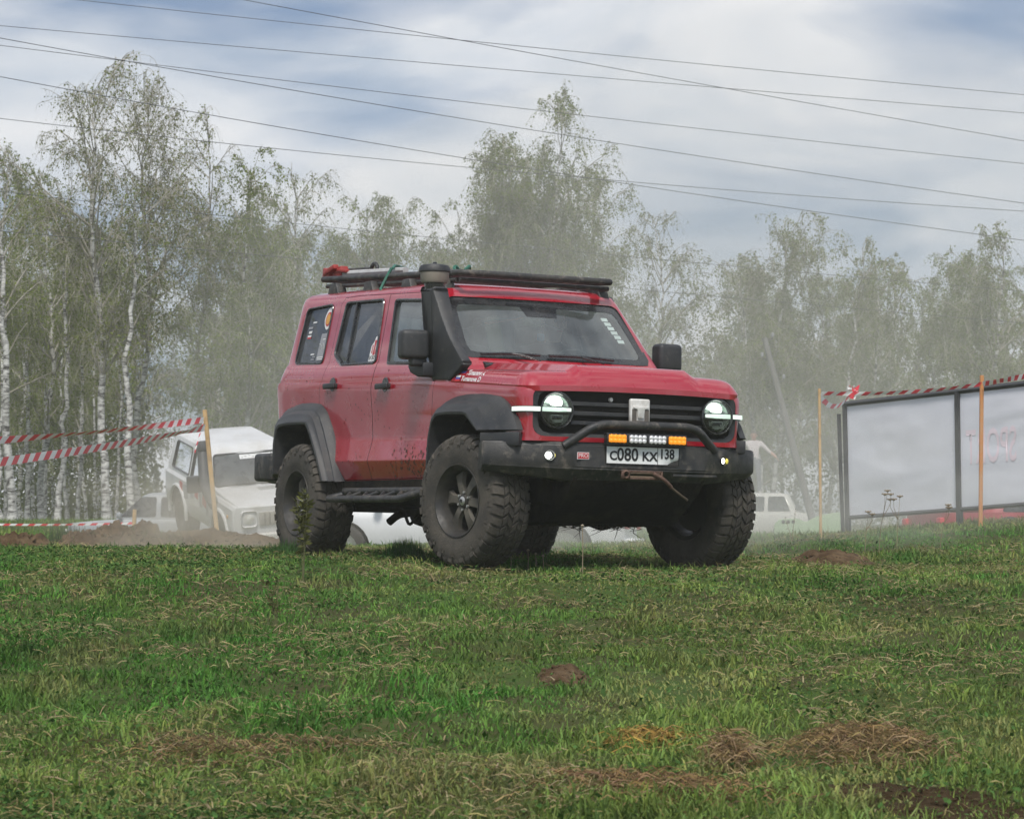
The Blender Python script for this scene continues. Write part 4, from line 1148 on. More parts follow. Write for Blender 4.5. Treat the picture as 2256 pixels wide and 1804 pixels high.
def mk(name, V, q, m, colors=None, smooth=True):
    o = fastmesh(name, V, 4, m, None, colors, smooth, loops=q)
    return o
def birch(data, loc, rot, label, group=None, sc=1.0):
    (V1, q1), (V2, q2), (Vl, cl) = data
    t = empty('birch_tree', loc, (0, 0, rot), label, 'tree', group); t.scale = (sc, sc, sc)
    a = mk('trunk', V1, q1, M_bark); a.parent = t
    b = mk('branches', V2, q2, M_twig); b.parent = t; b['kind'] = 'stuff'
    c = fastmesh('crown', Vl, 4, M_leaf, None, cl); c.parent = t; c['kind'] = 'stuff'
    return t
def dup(t, loc, rot, sc, label, group, scz=None):
    r = t.copy(); COL.objects.link(r); r.location = loc; r.rotation_euler = (0, 0, rot); r.scale = (sc, sc, scz or sc)
    r['label'] = label; r['group'] = group
    for ch in t.children:
        c = ch.copy(); COL.objects.link(c); c.parent = r
    return r
def tree_at(u, d):
    """base point on the ground seen in photograph column u at depth d"""
    x = (u - 1128) / FPX * d * 1.0012
    return (x, d, gz(x, d) - .05)
def height_for(u, vtop, d):
    b = tree_at(u, d); return (pix(u, vtop, d).z - b[2]) * .915      # the topmost sprays rise above the leader
G1 = 'birches along the edge of the field'
# u, depth, v of the top, trunk radius, spread, options, label   (pixels of the photograph)
TREES = [
 (238, 80, 104, .125, .26, dict(seed=11, first=.30, nbr=40, green=.35, topbare=.4, asc=34, dens=.8), 'tallest birch with a straight white trunk, sparse drooping brownish top, beside the field'),
 (300, 84, 138, .105, .22, dict(seed=12, first=.32, nbr=36, green=.35, topbare=.4, asc=30, dens=.8, lean=.035), 'tall sparse birch growing just behind the tallest birch, leaning towards the road wires'),
 (440, 86, 205, .09, .17, dict(seed=13, first=.34, nbr=34, green=.4, topbare=.3, dens=.8, lean=-.01), 'slender tall birch with a thin feathery top beside the gap of bright sky'),
 (5, 82, 270, .10, .17, dict(seed=14, first=.28, nbr=34, green=.5, dens=.9), 'white-trunked birch with a narrow dark top at the thick end of the grove'),
 (95, 88, 330, .10, .24, dict(seed=15, first=.20, nbr=36, green=.8), 'broad olive-green birch filling the thick end of the grove'),
 (545, 84, 315, .09, .23, dict(seed=16, first=.14, nbr=40, green=.9), 'dense leafy green birch behind the white car'),
 (648, 88, 292, .09, .17, dict(seed=17, first=.25, nbr=34, green=.45, topbare=.3), 'brownish birch with one reddish spray of twigs sticking out on top'),
 (775, 96, 385, .08, .20, dict(seed=18, first=.15, nbr=34, green=.85), 'fresh green birch with a pointed top, lower than its neighbours, behind the roof rack'),
 (905, 98, 396, .08, .21, dict(seed=19, first=.15, nbr=36, green=.8), 'low rounded green birch behind the snorkel of the red vehicle'),
 (1190, 92, 196, .115, .29, dict(seed=20, first=.16, nbr=48, green=.65, stems=2, asc=28), 'tall broad birch with fanning pale limbs, towering over the red vehicle'),
 (1255, 94, 300, .09, .24, dict(seed=32, first=.14, nbr=38, green=.7), 'full olive birch shouldering the towering broad birch'),
 (1010, 96, 420, .08, .22, dict(seed=33, first=.12, nbr=34, green=.7), 'low soft birch in the dip before the towering broad birch'),
 (1080, 94, 330, .09, .20, dict(seed=21, first=.14, nbr=36, green=.6, asc=30), 'birch with rising pale limbs standing against the towering broad birch'),
 (1325, 96, 340, .09, .22, dict(seed=22, first=.15, nbr=36, green=.75), 'olive birch with two thin spires behind the windscreen of the red vehicle'),
 (1465, 94, 425, .08, .19, dict(seed=23, first=.14, nbr=36, green=.45, topbare=.2), 'weeping brownish birch hanging over beside the bright sky gap'),
 (1690, 92, 418, .09, .24, dict(seed=24, first=.12, nbr=42, green=.5, stems=2), 'hazy multi-stemmed birch with an open top, beyond the leaning pole'),
 (1580, 98, 690, .07, .20, dict(seed=25, first=.12, nbr=34, green=.5), 'low hazy birch filling the gap behind the mirror of the red vehicle'),
 (1850, 94, 487, .08, .20, dict(seed=26, first=.14, nbr=36, green=.55, stems=2), 'hazy birch with a full rounded top above the banner'),
 (1950, 98, 530, .07, .18, dict(seed=27, first=.14, nbr=34, green=.6), 'small cone-shaped birch above the banner'),
 (2062, 94, 545, .08, .24, dict(seed=28, first=.14, nbr=38, green=.85, stems=2), 'forked green birch with a bare tuft on top above the banner'),
 (2215, 84, 475, .10, .24, dict(seed=29, first=.10, nbr=42, green=.6, dens=1.1), 'dark dense birch at the banner end of the grove'),
]
TR = []
for u, d, vt, r0, sp, kw, lab in TREES:
    kw = dict(kw); sd = kw.pop('seed'); b = tree_at(u, d)
    TR.append(birch(birch_meshes(sd, height_for(u, vt, d), r0, sp, **kw), b, 0, lab, G1))
print('TREE TRIS', sum(len(c.data.loops) // 4 * 2 for t in TR for c in t.children))
# the rows behind, between and beside them
g = np.random.default_rng(5)
SHORT = ['the tallest birch', 'the tall sparse birch beside the tallest one', 'the slender birch at the bright sky gap', 'the narrow dark-topped birch', 'the broad olive-green birch', 'the dense leafy birch by the white car', 'the birch with the reddish spray', 'the pointed fresh green birch', 'the low rounded birch behind the snorkel', 'the towering broad birch', 'the full olive birch beside the towering one', 'the low soft birch in the dip', 'the birch with rising pale limbs', 'the birch with two thin spires', 'the weeping brownish birch', 'the hazy birch beyond the leaning pole', 'the low hazy birch behind the mirror', 'the round-topped birch above the banner', 'the cone-shaped birch above the banner', 'the forked birch above the banner', 'the dark dense birch at the banner end']
assert len(SHORT) == len(TREES)
def far_label(u): return 'far back-row birch half hidden behind ' + SHORT[min(range(len(TREES)), key=lambda i: abs(TREES[i][0] - u))]
src_ids = [4, 5, 8, 12, 16, 17, 19]
spots = [(-120, 92), (50, 100), (150, 106), (215, 112), (480, 108), (590, 104), (700, 110), (840, 112), (980, 108), (1130, 112), (1260, 106), (1390, 110), (1520, 112), (1625, 108), (1750, 110), (1890, 112), (2010, 108), (2130, 106), (2330, 96), (2420, 90), (-260, 84), (2270, 112), (1010, 118), (740, 122), (1660, 120), (1960, 122), (90, 120), (560, 120), (-60, 116), (20, 124), (130, 126), (180, 118), (250, 124), (310, 128), (520, 128), (650, 126), (880, 128), (1080, 126), (1220, 128), (1350, 124), (1460, 126), (1720, 128), (1830, 126), (1920, 130), (2080, 128), (2200, 124), (2300, 122)]
for k, (u, d) in enumerate(spots):
    t = TR[src_ids[k % len(src_ids)]]
    H0 = height_for(*[(TREES[src_ids[k % len(src_ids)]][0]), TREES[src_ids[k % len(src_ids)]][2], TREES[src_ids[k % len(src_ids)]][1]])
    tgt = {True: 470, False: 560}[u < 700] + g.uniform(-30, 70)
    if 690 < u < 1000: tgt += 40
    if 1430 < u < 1640: tgt = 745
    sc = height_for(u, tgt, d) / H0
    dup(t, tree_at(u, d), g.uniform(0, 6.28), sc, far_label(u), 'birches of the back row')
# the grove goes on past both ends of the view and round the near side of the field
side_lab = 'birch of the grove beside the field, standing outside the marked course'
for k, (x, y) in enumerate([(-22, 78), (-27, 70), (-31, 62), (-34, 54), (-37, 46), (-38, 38), (-40, 30), (-41, 22), (-42, 13), (-41, 4), (-42, -6), (-36, 50), (-40, 26), (-44, 36), (-46, 18), (26, 82), (31, 74)]):
    t = TR[[4, 5, 17, 12][k % 4]]; dup(t, (x, y, gz(x, y) - .05), g.uniform(0, 6.28), g.uniform(.85, 1.2), side_lab, 'birches outside the course')
# bare white stems packed in the thick part of the grove
stem_lab = 'bare white birch stem with dark bark marks in the thick part of the grove'
stem_src = None
for k, (u, d, w_) in enumerate([(30, 74, .12), (62, 86, .08), (100, 92, .07), (128, 84, .09), (150, 96, .07), (172, 90, .08), (192, 98, .08), (212, 102, .07), (290, 78, .11), (258, 92, .06), (14, 95, .07), (76, 104, .08), (120, 108, .07), (-18, 82, .09)]):
    H = g.uniform(8.5, 11)
    dat = birch_meshes(300 + k, H, w_, .14, first=.45, nbr=12, green=.6, dens=.8, lean=g.uniform(-.03, .04)) if k in (0, 8, 3) else None
    if dat is not None:
        stem_src = birch(dat, tree_at(u, d), g.uniform(0, 6), stem_lab, 'white birch stems')
    else: dup(stem_src, tree_at(u, d), g.uniform(0, 6.28), w_ / .11 * .95, stem_lab, 'white birch stems', g.uniform(.8, 1.0))
# undergrowth beneath and behind the trees: one mass of leafy scrub
n = 80000
uu = np.where(g.random(n) < .3, g.uniform(-150, 350, n), g.uniform(-150, 2450, n)); dd = g.uniform(96, 128, n); xx = (uu - 1128) / FPX * dd
hmax = 1.2 + 4.2 * fbm(uu * .012, dd * .05, 77, 3) ** 1.2
gap = np.exp(-((uu - 375) / 45) ** 2)
back = g.random(n) < .45
dd = np.where(back, g.uniform(122, 132, n), dd); xx = (uu - 1128) / FPX * dd
hmax = np.where(back, hmax * 2.1 + 1.5, hmax) * (1 - .80 * gap)
zz = ground_z(xx, dd) + hmax * g.random(n) ** 1.25
C = np.stack([xx, dd, zz], 1); a = g.normal(0, 1, (n, 3)); a /= np.linalg.norm(a, axis=1, keepdims=True)
b = np.cross(a, g.normal(0, 1, (n, 3))); b /= np.linalg.norm(b, axis=1, keepdims=True); sz = (g.uniform(.06, .15, n) * np.where(back, 1.7, 1))[:, None]
Vl = np.stack([C, C + a * sz * .5 + b * sz * .34, C + a * sz, C + a * sz * .5 - b * sz * .34], 1).reshape(-1, 3)
mx_ = g.random((n, 1)); col = np.array([.075, .100, .024]) * (1 - mx_) + np.array([.135, .155, .042]) * mx_
scrub = fastmesh('undergrowth', Vl, 4, M_leaf, None, np.repeat(col, 4, 0)); tag(scrub, 'low leafy scrub under and behind the birches', 'undergrowth', kind='stuff')

# ================================================================ grass
M_grass = attr_mat('grass_blade', .75, .25, .08)
def blades(n, xy, h, w, lean, col, g, straw=False):
    x, y = xy; z = ground_z(x, y) - .005
    az = g.uniform(0, 6.283, n); B = np.stack([x, y, z], 1)
    d = np.stack([np.cos(az), np.sin(az), np.zeros(n)], 1); sd = np.stack([-np.sin(az), np.cos(az), np.zeros(n)], 1)
    rot = g.uniform(0, 6.283, n); sd = np.stack([np.cos(rot), np.sin(rot), np.zeros(n)], 1)
    up = np.array([0, 0, 1.0])
    ln = lean[:, None]; hh = h[:, None]; ww = w[:, None]
    mid = B + up * hh * .55 * (1 - .25 * ln) + d * hh * .30 * ln
    tip = B + up * hh * (1 - .62 * ln) + d * hh * (.75 * ln)
    V = np.stack([B - sd * ww, B + sd * ww, mid + sd * ww * .75, mid - sd * ww * .75, tip], 1)   # 5 verts, quad + tri
    V = V.reshape(-1, 3); i = np.arange(n) * 5
    tris = np.stack([i, i + 1, i + 2, i, i + 2, i + 3, i + 3, i + 2, i + 4], 1).reshape(-1)
    return V, tris, np.repeat(col, 5, 0)
def scatter(n, g, ymin, ymax, power=1.0, widen=1.12, xc=0):
    y = ymin + (ymax - ymin) * g.random(n) ** power
    hw = (1128 / FPX) * y * widen + .25
    return g.uniform(-1, 1, n) * hw, y
g = np.random.default_rng(21)
def wheelmask(x, y): return np.ones(len(x), bool)
def colour_field(x, y, g):
    n = len(x)
    p = fbm(x * .9 + 3, y * .55, 41, 4); q = fbm(x * 2.6, y * 1.7 + 8, 51, 3)
    wet = np.clip((p - .42) * 4.5, 0, 1)[:, None]; dry = np.clip((q - .50) * 5, 0, 1)[:, None]
    c = np.array([.080, .200, .036]) * wet + np.array([.165, .235, .058]) * (1 - wet)
    c = c * (1 - .55 * dry) + np.array([.26, .225, .10]) * .55 * dry
    macro = .55 + .95 * fbm(x * 1.6 + 40, y * 1.1, 141, 3)[:, None]
    c = c * macro * g.uniform(.6, 1.4, (n, 1)) * np.stack([g.uniform(.88, 1.12, n), np.ones(n), g.uniform(.8, 1.2, n)], 1)
    return c, dry[:, 0], p
N1 = 300000
x, y = scatter(N1, g, 7.4, 33.0, 1.25)
c, dry, p = colour_field(x, y, g)
thin = fbm(x * 1.7 + 5, y * 1.2, 61, 3)
keep = g.random(N1) < np.clip(.55 + 2.2 * (thin - .30), .45, 1)
keep &= ~((np.abs(x + 3.4) < 1.2) & (np.abs(y - 25.1) < .7))
x, y, c, p = x[keep], y[keep], c[keep], p[keep]; n = len(x)
tuft = np.clip(fbm(x * 3.1, y * 2.2, 71, 3) * 2 - .55, .1, 1.6)
h = (.033 + .060 * g.random(n) ** 1.4) * (.30 + 1.25 * tuft); w = g.uniform(.0019, .0038, n) * (1 + .03 * y); ln = np.clip(g.normal(.80, .30, n), .05, 1.3)
V, T, CC = blades(n, (x, y), h, w, ln, c, g)
NO = 95000                                  # the same meadow to either side
yo = 6.5 + 26 * g.random(NO) ** 1.1; hwo = (1128 / FPX) * yo * 1.12 + .25
xo = np.where(g.random(NO) < .5, -1, 1) * (hwo + 3.2 * g.random(NO) ** 1.3)
co_g, _, _ = colour_field(xo, yo, g); tfo = np.clip(fbm(xo * 3.1, yo * 2.2, 71, 3) * 2 - .55, .1, 1.6)
Vo, To, Co = blades(NO, (xo, yo), (.03 + .055 * g.random(NO) ** 1.4) * (.30 + 1.25 * tfo), g.uniform(.003, .0055, NO) * (1 + .03 * yo), np.clip(g.normal(.8, .3, NO), .05, 1.3), co_g, g)
T = np.concatenate([T, To + len(V)]); V = np.concatenate([V, Vo]); CC = np.concatenate([CC, Co])
grass = fastmesh('grass', V, 3, M_grass, None, CC, loops=T); tag(grass, 'short uneven green grass of the meadow slope', 'grass', kind='stuff')
N1b = 32000
y = 31 + 45 * g.random(N1b) ** 1.3; x = g.uniform(-1, 1, N1b) * (.20 * y + .6)
c, dry, p = colour_field(x, y, g); n = N1b
V, T, CC = blades(n, (x, y), g.uniform(.06, .16, n), g.uniform(.006, .012, n), np.clip(g.normal(.5, .25, n), .05, 1), c, g)
fgrass = fastmesh('far_grass', V, 3, M_grass, None, CC, loops=T); tag(fgrass, 'rough grass on the flat ground beyond the slope', 'grass', kind='stuff')
# cut straw lying on and through it
N2 = 85000
x, y = scatter(N2, g, 7.4, 26, 1.15)
sp = fbm(x * 1.4 + 11, y * .9 + 4, 81, 4); keep = g.random(N2) < np.clip((sp - .48) * 4.2, .04, .8)
x, y = x[keep], y[keep]; n = len(x)
L = g.uniform(.02, .09, n); az = g.uniform(0, 6.283, n); z = ground_z(x, y) + g.uniform(.008, .045, n)
d = np.stack([np.cos(az), np.sin(az), g.normal(.05, .22, n)], 1); s = np.stack([-np.sin(az), np.cos(az), g.normal(0, .6, n)], 1); s /= np.linalg.norm(s, axis=1, keepdims=True)
w = (g.uniform(.0011, .0022, n) * (1 + .03 * y))[:, None]; A = np.stack([x, y, z], 1); Bq = A + d * L[:, None] * .5; Bq[:, 2] += .006; Cq = A + d * L[:, None]
V = np.stack([A - s * w, A + s * w, Bq + s * w, Bq - s * w, Cq + s * w * .4, Cq - s * w * .4], 1).reshape(-1, 3); i = np.arange(n) * 6
T = np.stack([i, i + 1, i + 2, i + 3, i + 3, i + 2, i + 4, i + 5], 1).reshape(-1)
cs = np.array([.31, .26, .14]) * g.uniform(.5, 1.35, (n, 1)) * np.stack([np.ones(n), g.uniform(.88, 1.05, n), g.uniform(.75, 1.1, n)], 1)
straw = fastmesh('cut_straw', V, 4, M_grass, None, np.repeat(cs, 6, 0), loops=T); tag(straw, 'pale cut straw strewn over the meadow grass', 'straw', kind='stuff')
# small broad leaves: clover and plantain in patches
N3 = 130000
x, y = scatter(N3, g, 7.4, 24, 1.2)
sp = fbm(x * .8 + 31, y * .6 + 14, 91, 4); keep = g.random(N3) < np.clip((sp - .47) * 5, .06, 1)
x, y = x[keep], y[keep]; n = len(x); z = ground_z(x, y) + g.uniform(.012, .05, n)
C = np.stack([x, y, z], 1); az = g.uniform(0, 6.283, n); a = np.stack([np.cos(az), np.sin(az), g.normal(.15, .4, n)], 1); b = np.stack([-np.sin(az), np.cos(az), g.normal(0, .4, n)], 1)
sz = (g.uniform(.008, .022, n))[:, None]
V = np.stack([C, C + a * sz * .6 + b * sz * .5, C + a * sz * 1.3, C + a * sz * .6 - b * sz * .5], 1).reshape(-1, 3)
cl_ = np.array([.060, .125, .030]) * g.uniform(.6, 1.5, (n, 1))
clov = fastmesh('ground_leaves', V, 4, M_grass, None, np.repeat(cl_, 4, 0)); tag(clov, 'small dark green clover and weed leaves among the grass', 'ground cover', kind='stuff')


# ================================================================ small helpers for placing
def ground_hit(u, v, dmin=6, dmax=60):
    """where the ray of a photograph pixel meets the ground"""
    ds = np.linspace(dmin, dmax, 2400); P0 = pix(u, v, 1.0) - Vector((0, 0, CAMZ))
    xs, zs = P0.x * ds, CAMZ + P0.z * ds
    k = np.argmax(zs <= ground_z(xs, ds))
    d = ds[k]; return Vector((P0.x * d, d, gz(P0.x * d, d)))
M_wood = mat('pale_stake_wood', (.58, .39, .19), .8, var=(.34, .22, .12), scale=9, fac=.7, bump=.3, bscale=60)
M_woodo = mat('orange_stake_top', (.55, .22, .07), .75, var=(.46, .28, .13), scale=8, fac=.6)
M_tred = mat('tape_red', (.78, .055, .08), .45)
M_twhite = mat('tape_white', (.88, .87, .87), .45)
M_frame = mat('fence_frame_black', (.030, .032, .036), .5, var=(.06, .058, .055), scale=6)
M_cloth = mat('banner_cloth', (.76, .77, .84), .85, var=(.68, .69, .76), scale=2.5, fac=.6, bump=.15, bscale=300)
M_clothtxt = mat('banner_print_showing_through', (.84, .72, .79), .85)
M_soilm = mat('turned_soil', (.070, .044, .025), .95, var=(.165, .115, .068), scale=7, fac=.8, bump=1.0, bscale=26, second=((.05, .036, .024), 17, .5, .65, .7), spec=.05)
M_soild = mat('dark_soil', (.040, .027, .015), .95, var=(.080, .054, .030), scale=9, bump=1.0, bscale=40, spec=.03)

def tape(name, p0, p1, sag, width, label, group=None, twists=(), stripe=.11, tilt=0.0, slant=1.3, n=None, d0=None):
    """red and white barrier tape: slanted stripes, one run between two points. twists: (t, angle) keys"""
    p0, p1 = Vector(p0), Vector(p1); L = (p1 - p0).length; ns = max(8, int(L / stripe)); m = 2
    me_v = []; F = []; mi = []
    def C(t): return p0.lerp(p1, t) - Vector((0, 0, sag * 4 * t * (1 - t)))
    ks = [(0, tilt)] + list(twists) + [(1, tilt)]
    ka, kb = zip(*ks)
    dirn = (p1 - p0).normalized(); side = dirn.cross(Vector((0, 0, 1))).normalized()
    sub = 3
    for i in range(ns * sub + 1):
        for e in (-1, 1):
            t = min(1, max(0, i / (ns * sub) + e * slant * .5 * width / L)); a = float(np.interp(t, ka, kb))
            o = (Vector((0, 0, 1)) * math.cos(a) + side * math.sin(a)) * width * .5 * e
            o += side * .004 * math.sin(t * 40)
            me_v.append(C(t) + o)
    for i in range(ns * sub):
        F.append((2 * i, 2 * i + 2, 2 * i + 3, 2 * i + 1)); mi.append((i // sub) % 2)
    o = mesh(name, me_v, F, [M_twhite, M_tred]); o.data.polygons.foreach_set('material_index', np.array(mi, np.int32))
    return tag(o, label, 'barrier tape', group)
def stake(name, bot, top, w, m, label, m2=None):
    bot, top = Vector(bot), Vector(top); d = top - bot
    rot = d.to_track_quat('Z', 'Y').to_matrix().to_4x4()
    L = d.length + .25
    bm = bmesh.new(); box_bm(bm, (0, 0, L / 2 - .25), (w, w * .8, L), None, w * .08, 1)
    o = bmobj(name, bm, m); o.matrix_world = Matrix.Translation(bot) @ rot
    tag(o, label, 'post')
    return o

# ================================================================ barrier tape and stakes, white-car side
dL = 30
pb, pt = pix(481, 1150, dL), pix(451, 903, dL)
stake('wooden_stake', (pb.x, dL, gz(pb.x, dL)), pt, .058, M_wood, 'pale wooden stake leaning in front of the white off-roader')
tape('barrier_tape', pix(-120, 978, 23), pix(449, 925, dL - .05), .02, .066, 'upper red and white barrier tape tied to the leaning stake', 'barrier tapes', [(.15, .1), (.45, 1.15), (.70, .75), (.85, .05)], .15)
tape('barrier_tape', pix(-120, 1032, 21.5), pix(452, 942, dL - .05), .03, .075, 'lower red and white barrier tape tied to the leaning stake', 'barrier tapes', [(.3, .05), (.75, .5), (.9, 1.0)], .155)
bmk = [pix(449, 925, dL - .04), pix(443, 960, dL - .06), pix(428, 1000, dL - .05)]
tape('barrier_tape', bmk[0], bmk[2], .0, .05, 'loose end of barrier tape hanging from the leaning stake', 'barrier tapes', [(.5, .6)], .14)
tape('barrier_tape', pix(-60, 1154, 45), pix(296, 1152, 45), .02, .035, 'far thin barrier tape low above the dirt heap', 'barrier tapes', [(.5, .3)], .10)
pb, pt = pix(294, 1160, 45), pix(297, 1122, 45)
stake('wooden_stake', (pb.x, 45, gz(pb.x, 45)), pt, .075, M_wood, 'short pale stake holding the far tape behind the dirt heap')

# ================================================================ banner fence and stakes, grass-hump side
pb, pt = pix(1808, 1156, 25), pix(1805, 856, 25)
stake('wooden_stake', (pb.x, 25, gz(pb.x, 25)), pt, .030, M_wood, 'thin pale stake standing free beside the banner fence')
pb, pt = pix(2160, 1155, 24.6), pix(2163, 827, 24.6)
stake('wooden_stake', (pb.x, 24.6, gz(pb.x, 24.6)), pt, .041, M_woodo, 'orange-brown stake standing in front of the banner cloth')
tape('barrier_tape', pix(1806, 866, 24.98), pix(2164, 846, 24.57), .035, .040, 'twisted red and white tape strung between the two stakes at the banner', 'barrier tapes', [(.1, .7), (.2, .2), (.35, .9), (.6, .5), (.8, 1.0)], .055, .4)
tape('barrier_tape', pix(2164, 846, 24.56), pix(2380, 800, 22.8), .01, .045, 'twisted tape running on from the orange-brown stake', 'barrier tapes', [(.2, .8), (.4, .2), (.7, .9)], .07, .4)
tape('barrier_tape', pix(1806, 872, 25.0), pix(1870, 872, 26.6), .10, .05, 'slack pinkish tape sagging from the thin stake to the banner corner', 'barrier tapes', [(.5, .5)], .3, .4)
# crumpled knot of red tape
bm = bmesh.new(); q = random.Random(3)
for k in range(26):
    c = pix(1880 + q.gauss(0, 4), 866 + q.gauss(0, 6), 25.6 + q.uniform(-.03, .03)); r = q.uniform(.010, .022)
    vs4 = [bm.verts.new(c + Vector((q.uniform(-1, 1), q.uniform(-.5, .5), q.uniform(-1, 1))) * r * 1.6) for _ in range(4)]
    f_ = bm.faces.new(vs4); f_.material_index = 0 if k % 3 else 1
tag(bmobj('tape_knot', bm, [M_tred, M_twhite]), 'crumpled knot of red and white tape above the banner corner', 'tape knot')

BN = empty('banner_fence', pix(1866, 1150, 27), (0, 0, 0), 'grey-white cloth banner stretched in a black metal frame on the grass hump', 'banner')
BN.location.z = gz(BN.location.x, 27)
BNi = Matrix.Translation(BN.location).inverted()
def bl(u, v, d): return BNi @ pix(u, v, d)
P_tl, P_tm, P_tr = bl(1862, 890, 27), bl(2110, 862, 25.5), bl(2420, 826, 23.9)
P_bl, P_bm, P_br = bl(1868, 1140, 27), bl(2114, 1122, 25.5), bl(2420, 1098, 23.9)
def rail(name, a, b, w): 
    return tube(name, [a, b], w, M_frame, BN, 4, None)
for a, b in ((P_tl, P_tm), (P_tm, P_tr)): rail('top_rail', a, b, .026)
for a, b in ((P_bl, P_bm), (P_bm, P_br)): rail('bottom_rail', a, b, .020)
for a, b, w in ((P_tl, P_bl, .030), (P_tm, P_bm, .034), (P_tr, P_br, .034)):
    dn = (b - a).normalized(); rail('fence_post', a, b + dn * .55, w)
rail('spare_post', bl(1848, 912, 27.05), bl(1858, 1150, 27.05) + Vector((0, 0, -.3)), .020)
def cloth(a, b, c, d_, seed):
    V = []; F = []; nu_, nv_ = 44, 26
    for j in range(nv_ + 1):
        for i in range(nu_ + 1):
            s, t = i / nu_, j / nv_
            p = a.lerp(b, s).lerp(d_.lerp(c, s), t)
            k = math.sin(math.pi * s) ** .5 * math.sin(math.pi * t) ** .5
            wv = .085 * (mnoise.noise(Vector((s * 2.2 + seed, t * 3.8, 0))) + .5 * mnoise.noise(Vector((s * 3 + t * 4 + seed, t * 8, 3))) + .25 * mnoise.noise(Vector((s * 9 - t * 5 + seed, t * 15, 5))))
            wv += .032 * math.sin(t * 9 + 2.0 * s + seed) * t
            V.append(p + Vector((.35, -.94, 0)) * wv * k + Vector((0, .012, 0)))
    for j in range(nv_):
        for i in range(nu_): F.append((j * (nu_ + 1) + i, (j + 1) * (nu_ + 1) + i, (j + 1) * (nu_ + 1) + i + 1, j * (nu_ + 1) + i + 1))
    return mesh('cloth_panel', V, F, M_cloth, BN, 180)
cloth(P_tl, P_tm, P_bm, P_bl, 1.3); cp2 = cloth(P_tm, P_tr, P_br, P_bm, 4.7)
# the print on the far face shows through in reverse
ex = (P_tr - P_tm).normalized(); ez = Vector((0, 0, 1)); ey = ez.cross(ex).normalized()
Mt = Matrix((( -ex.x, ez.x, -ey.x, 0), (-ex.y, ez.y, -ey.y, 0), (-ex.z, ez.z, -ey.z, 0), (0, 0, 0, 1)))
po = bl(2128, 990, 25.42)
tx_ = text('banner_lettering', 'SPORT', .45, Matrix.Translation(po) @ Mt, M_clothtxt, BN, 0, .52, 'RIGHT', .006)
bmt = bmesh.new(); bmt.from_mesh(tx_.data); bmesh.ops.triangulate(bmt, faces=bmt.faces); bmesh.ops.subdivide_edges(bmt, edges=bmt.edges[:], cuts=3, use_grid_fill=True); bmt.to_mesh(tx_.data); bmt.free()
bmx = bmesh.new(); bmx.from_mesh(cp2.data); bv = BVHTree.FromBMesh(bmx); bmx.free()
for v in tx_.data.vertices:
    h = bv.ray_cast(v.co + Vector((0, -1, 0)), Vector((0, 1, 0)))
    if h[0] is not None: v.co = h[0] + Vector((0, -.006, 0))

# ================================================================ pale green barrier behind the hump
c0 = pix(1703, 1166, 46); GB = prism('low_barrier', roundpoly([(0, -.2), (1.15, -.2), (1.15, .30), (.78, .24), (.55, .12), (.42, .185), (.10, .17), (.02, .08)], .05), -.04, .04, 'y', mat('pale_green_plastic', (.32, .44, .26), .5, var=(.42, .50, .36), scale=6), None, .01)
GB.location = (c0.x, 46, c0.z); tag(GB, 'pale green low plastic barrier with three dark round holes behind the hump', 'barrier')
for k in range(3): lathe('barrier_hole', [(-.052, .001), (-.052, .028), (-.044, .032)], M_inner, GB, 16, 'Y', loc=(.17 + .085 * k, 0, .13))

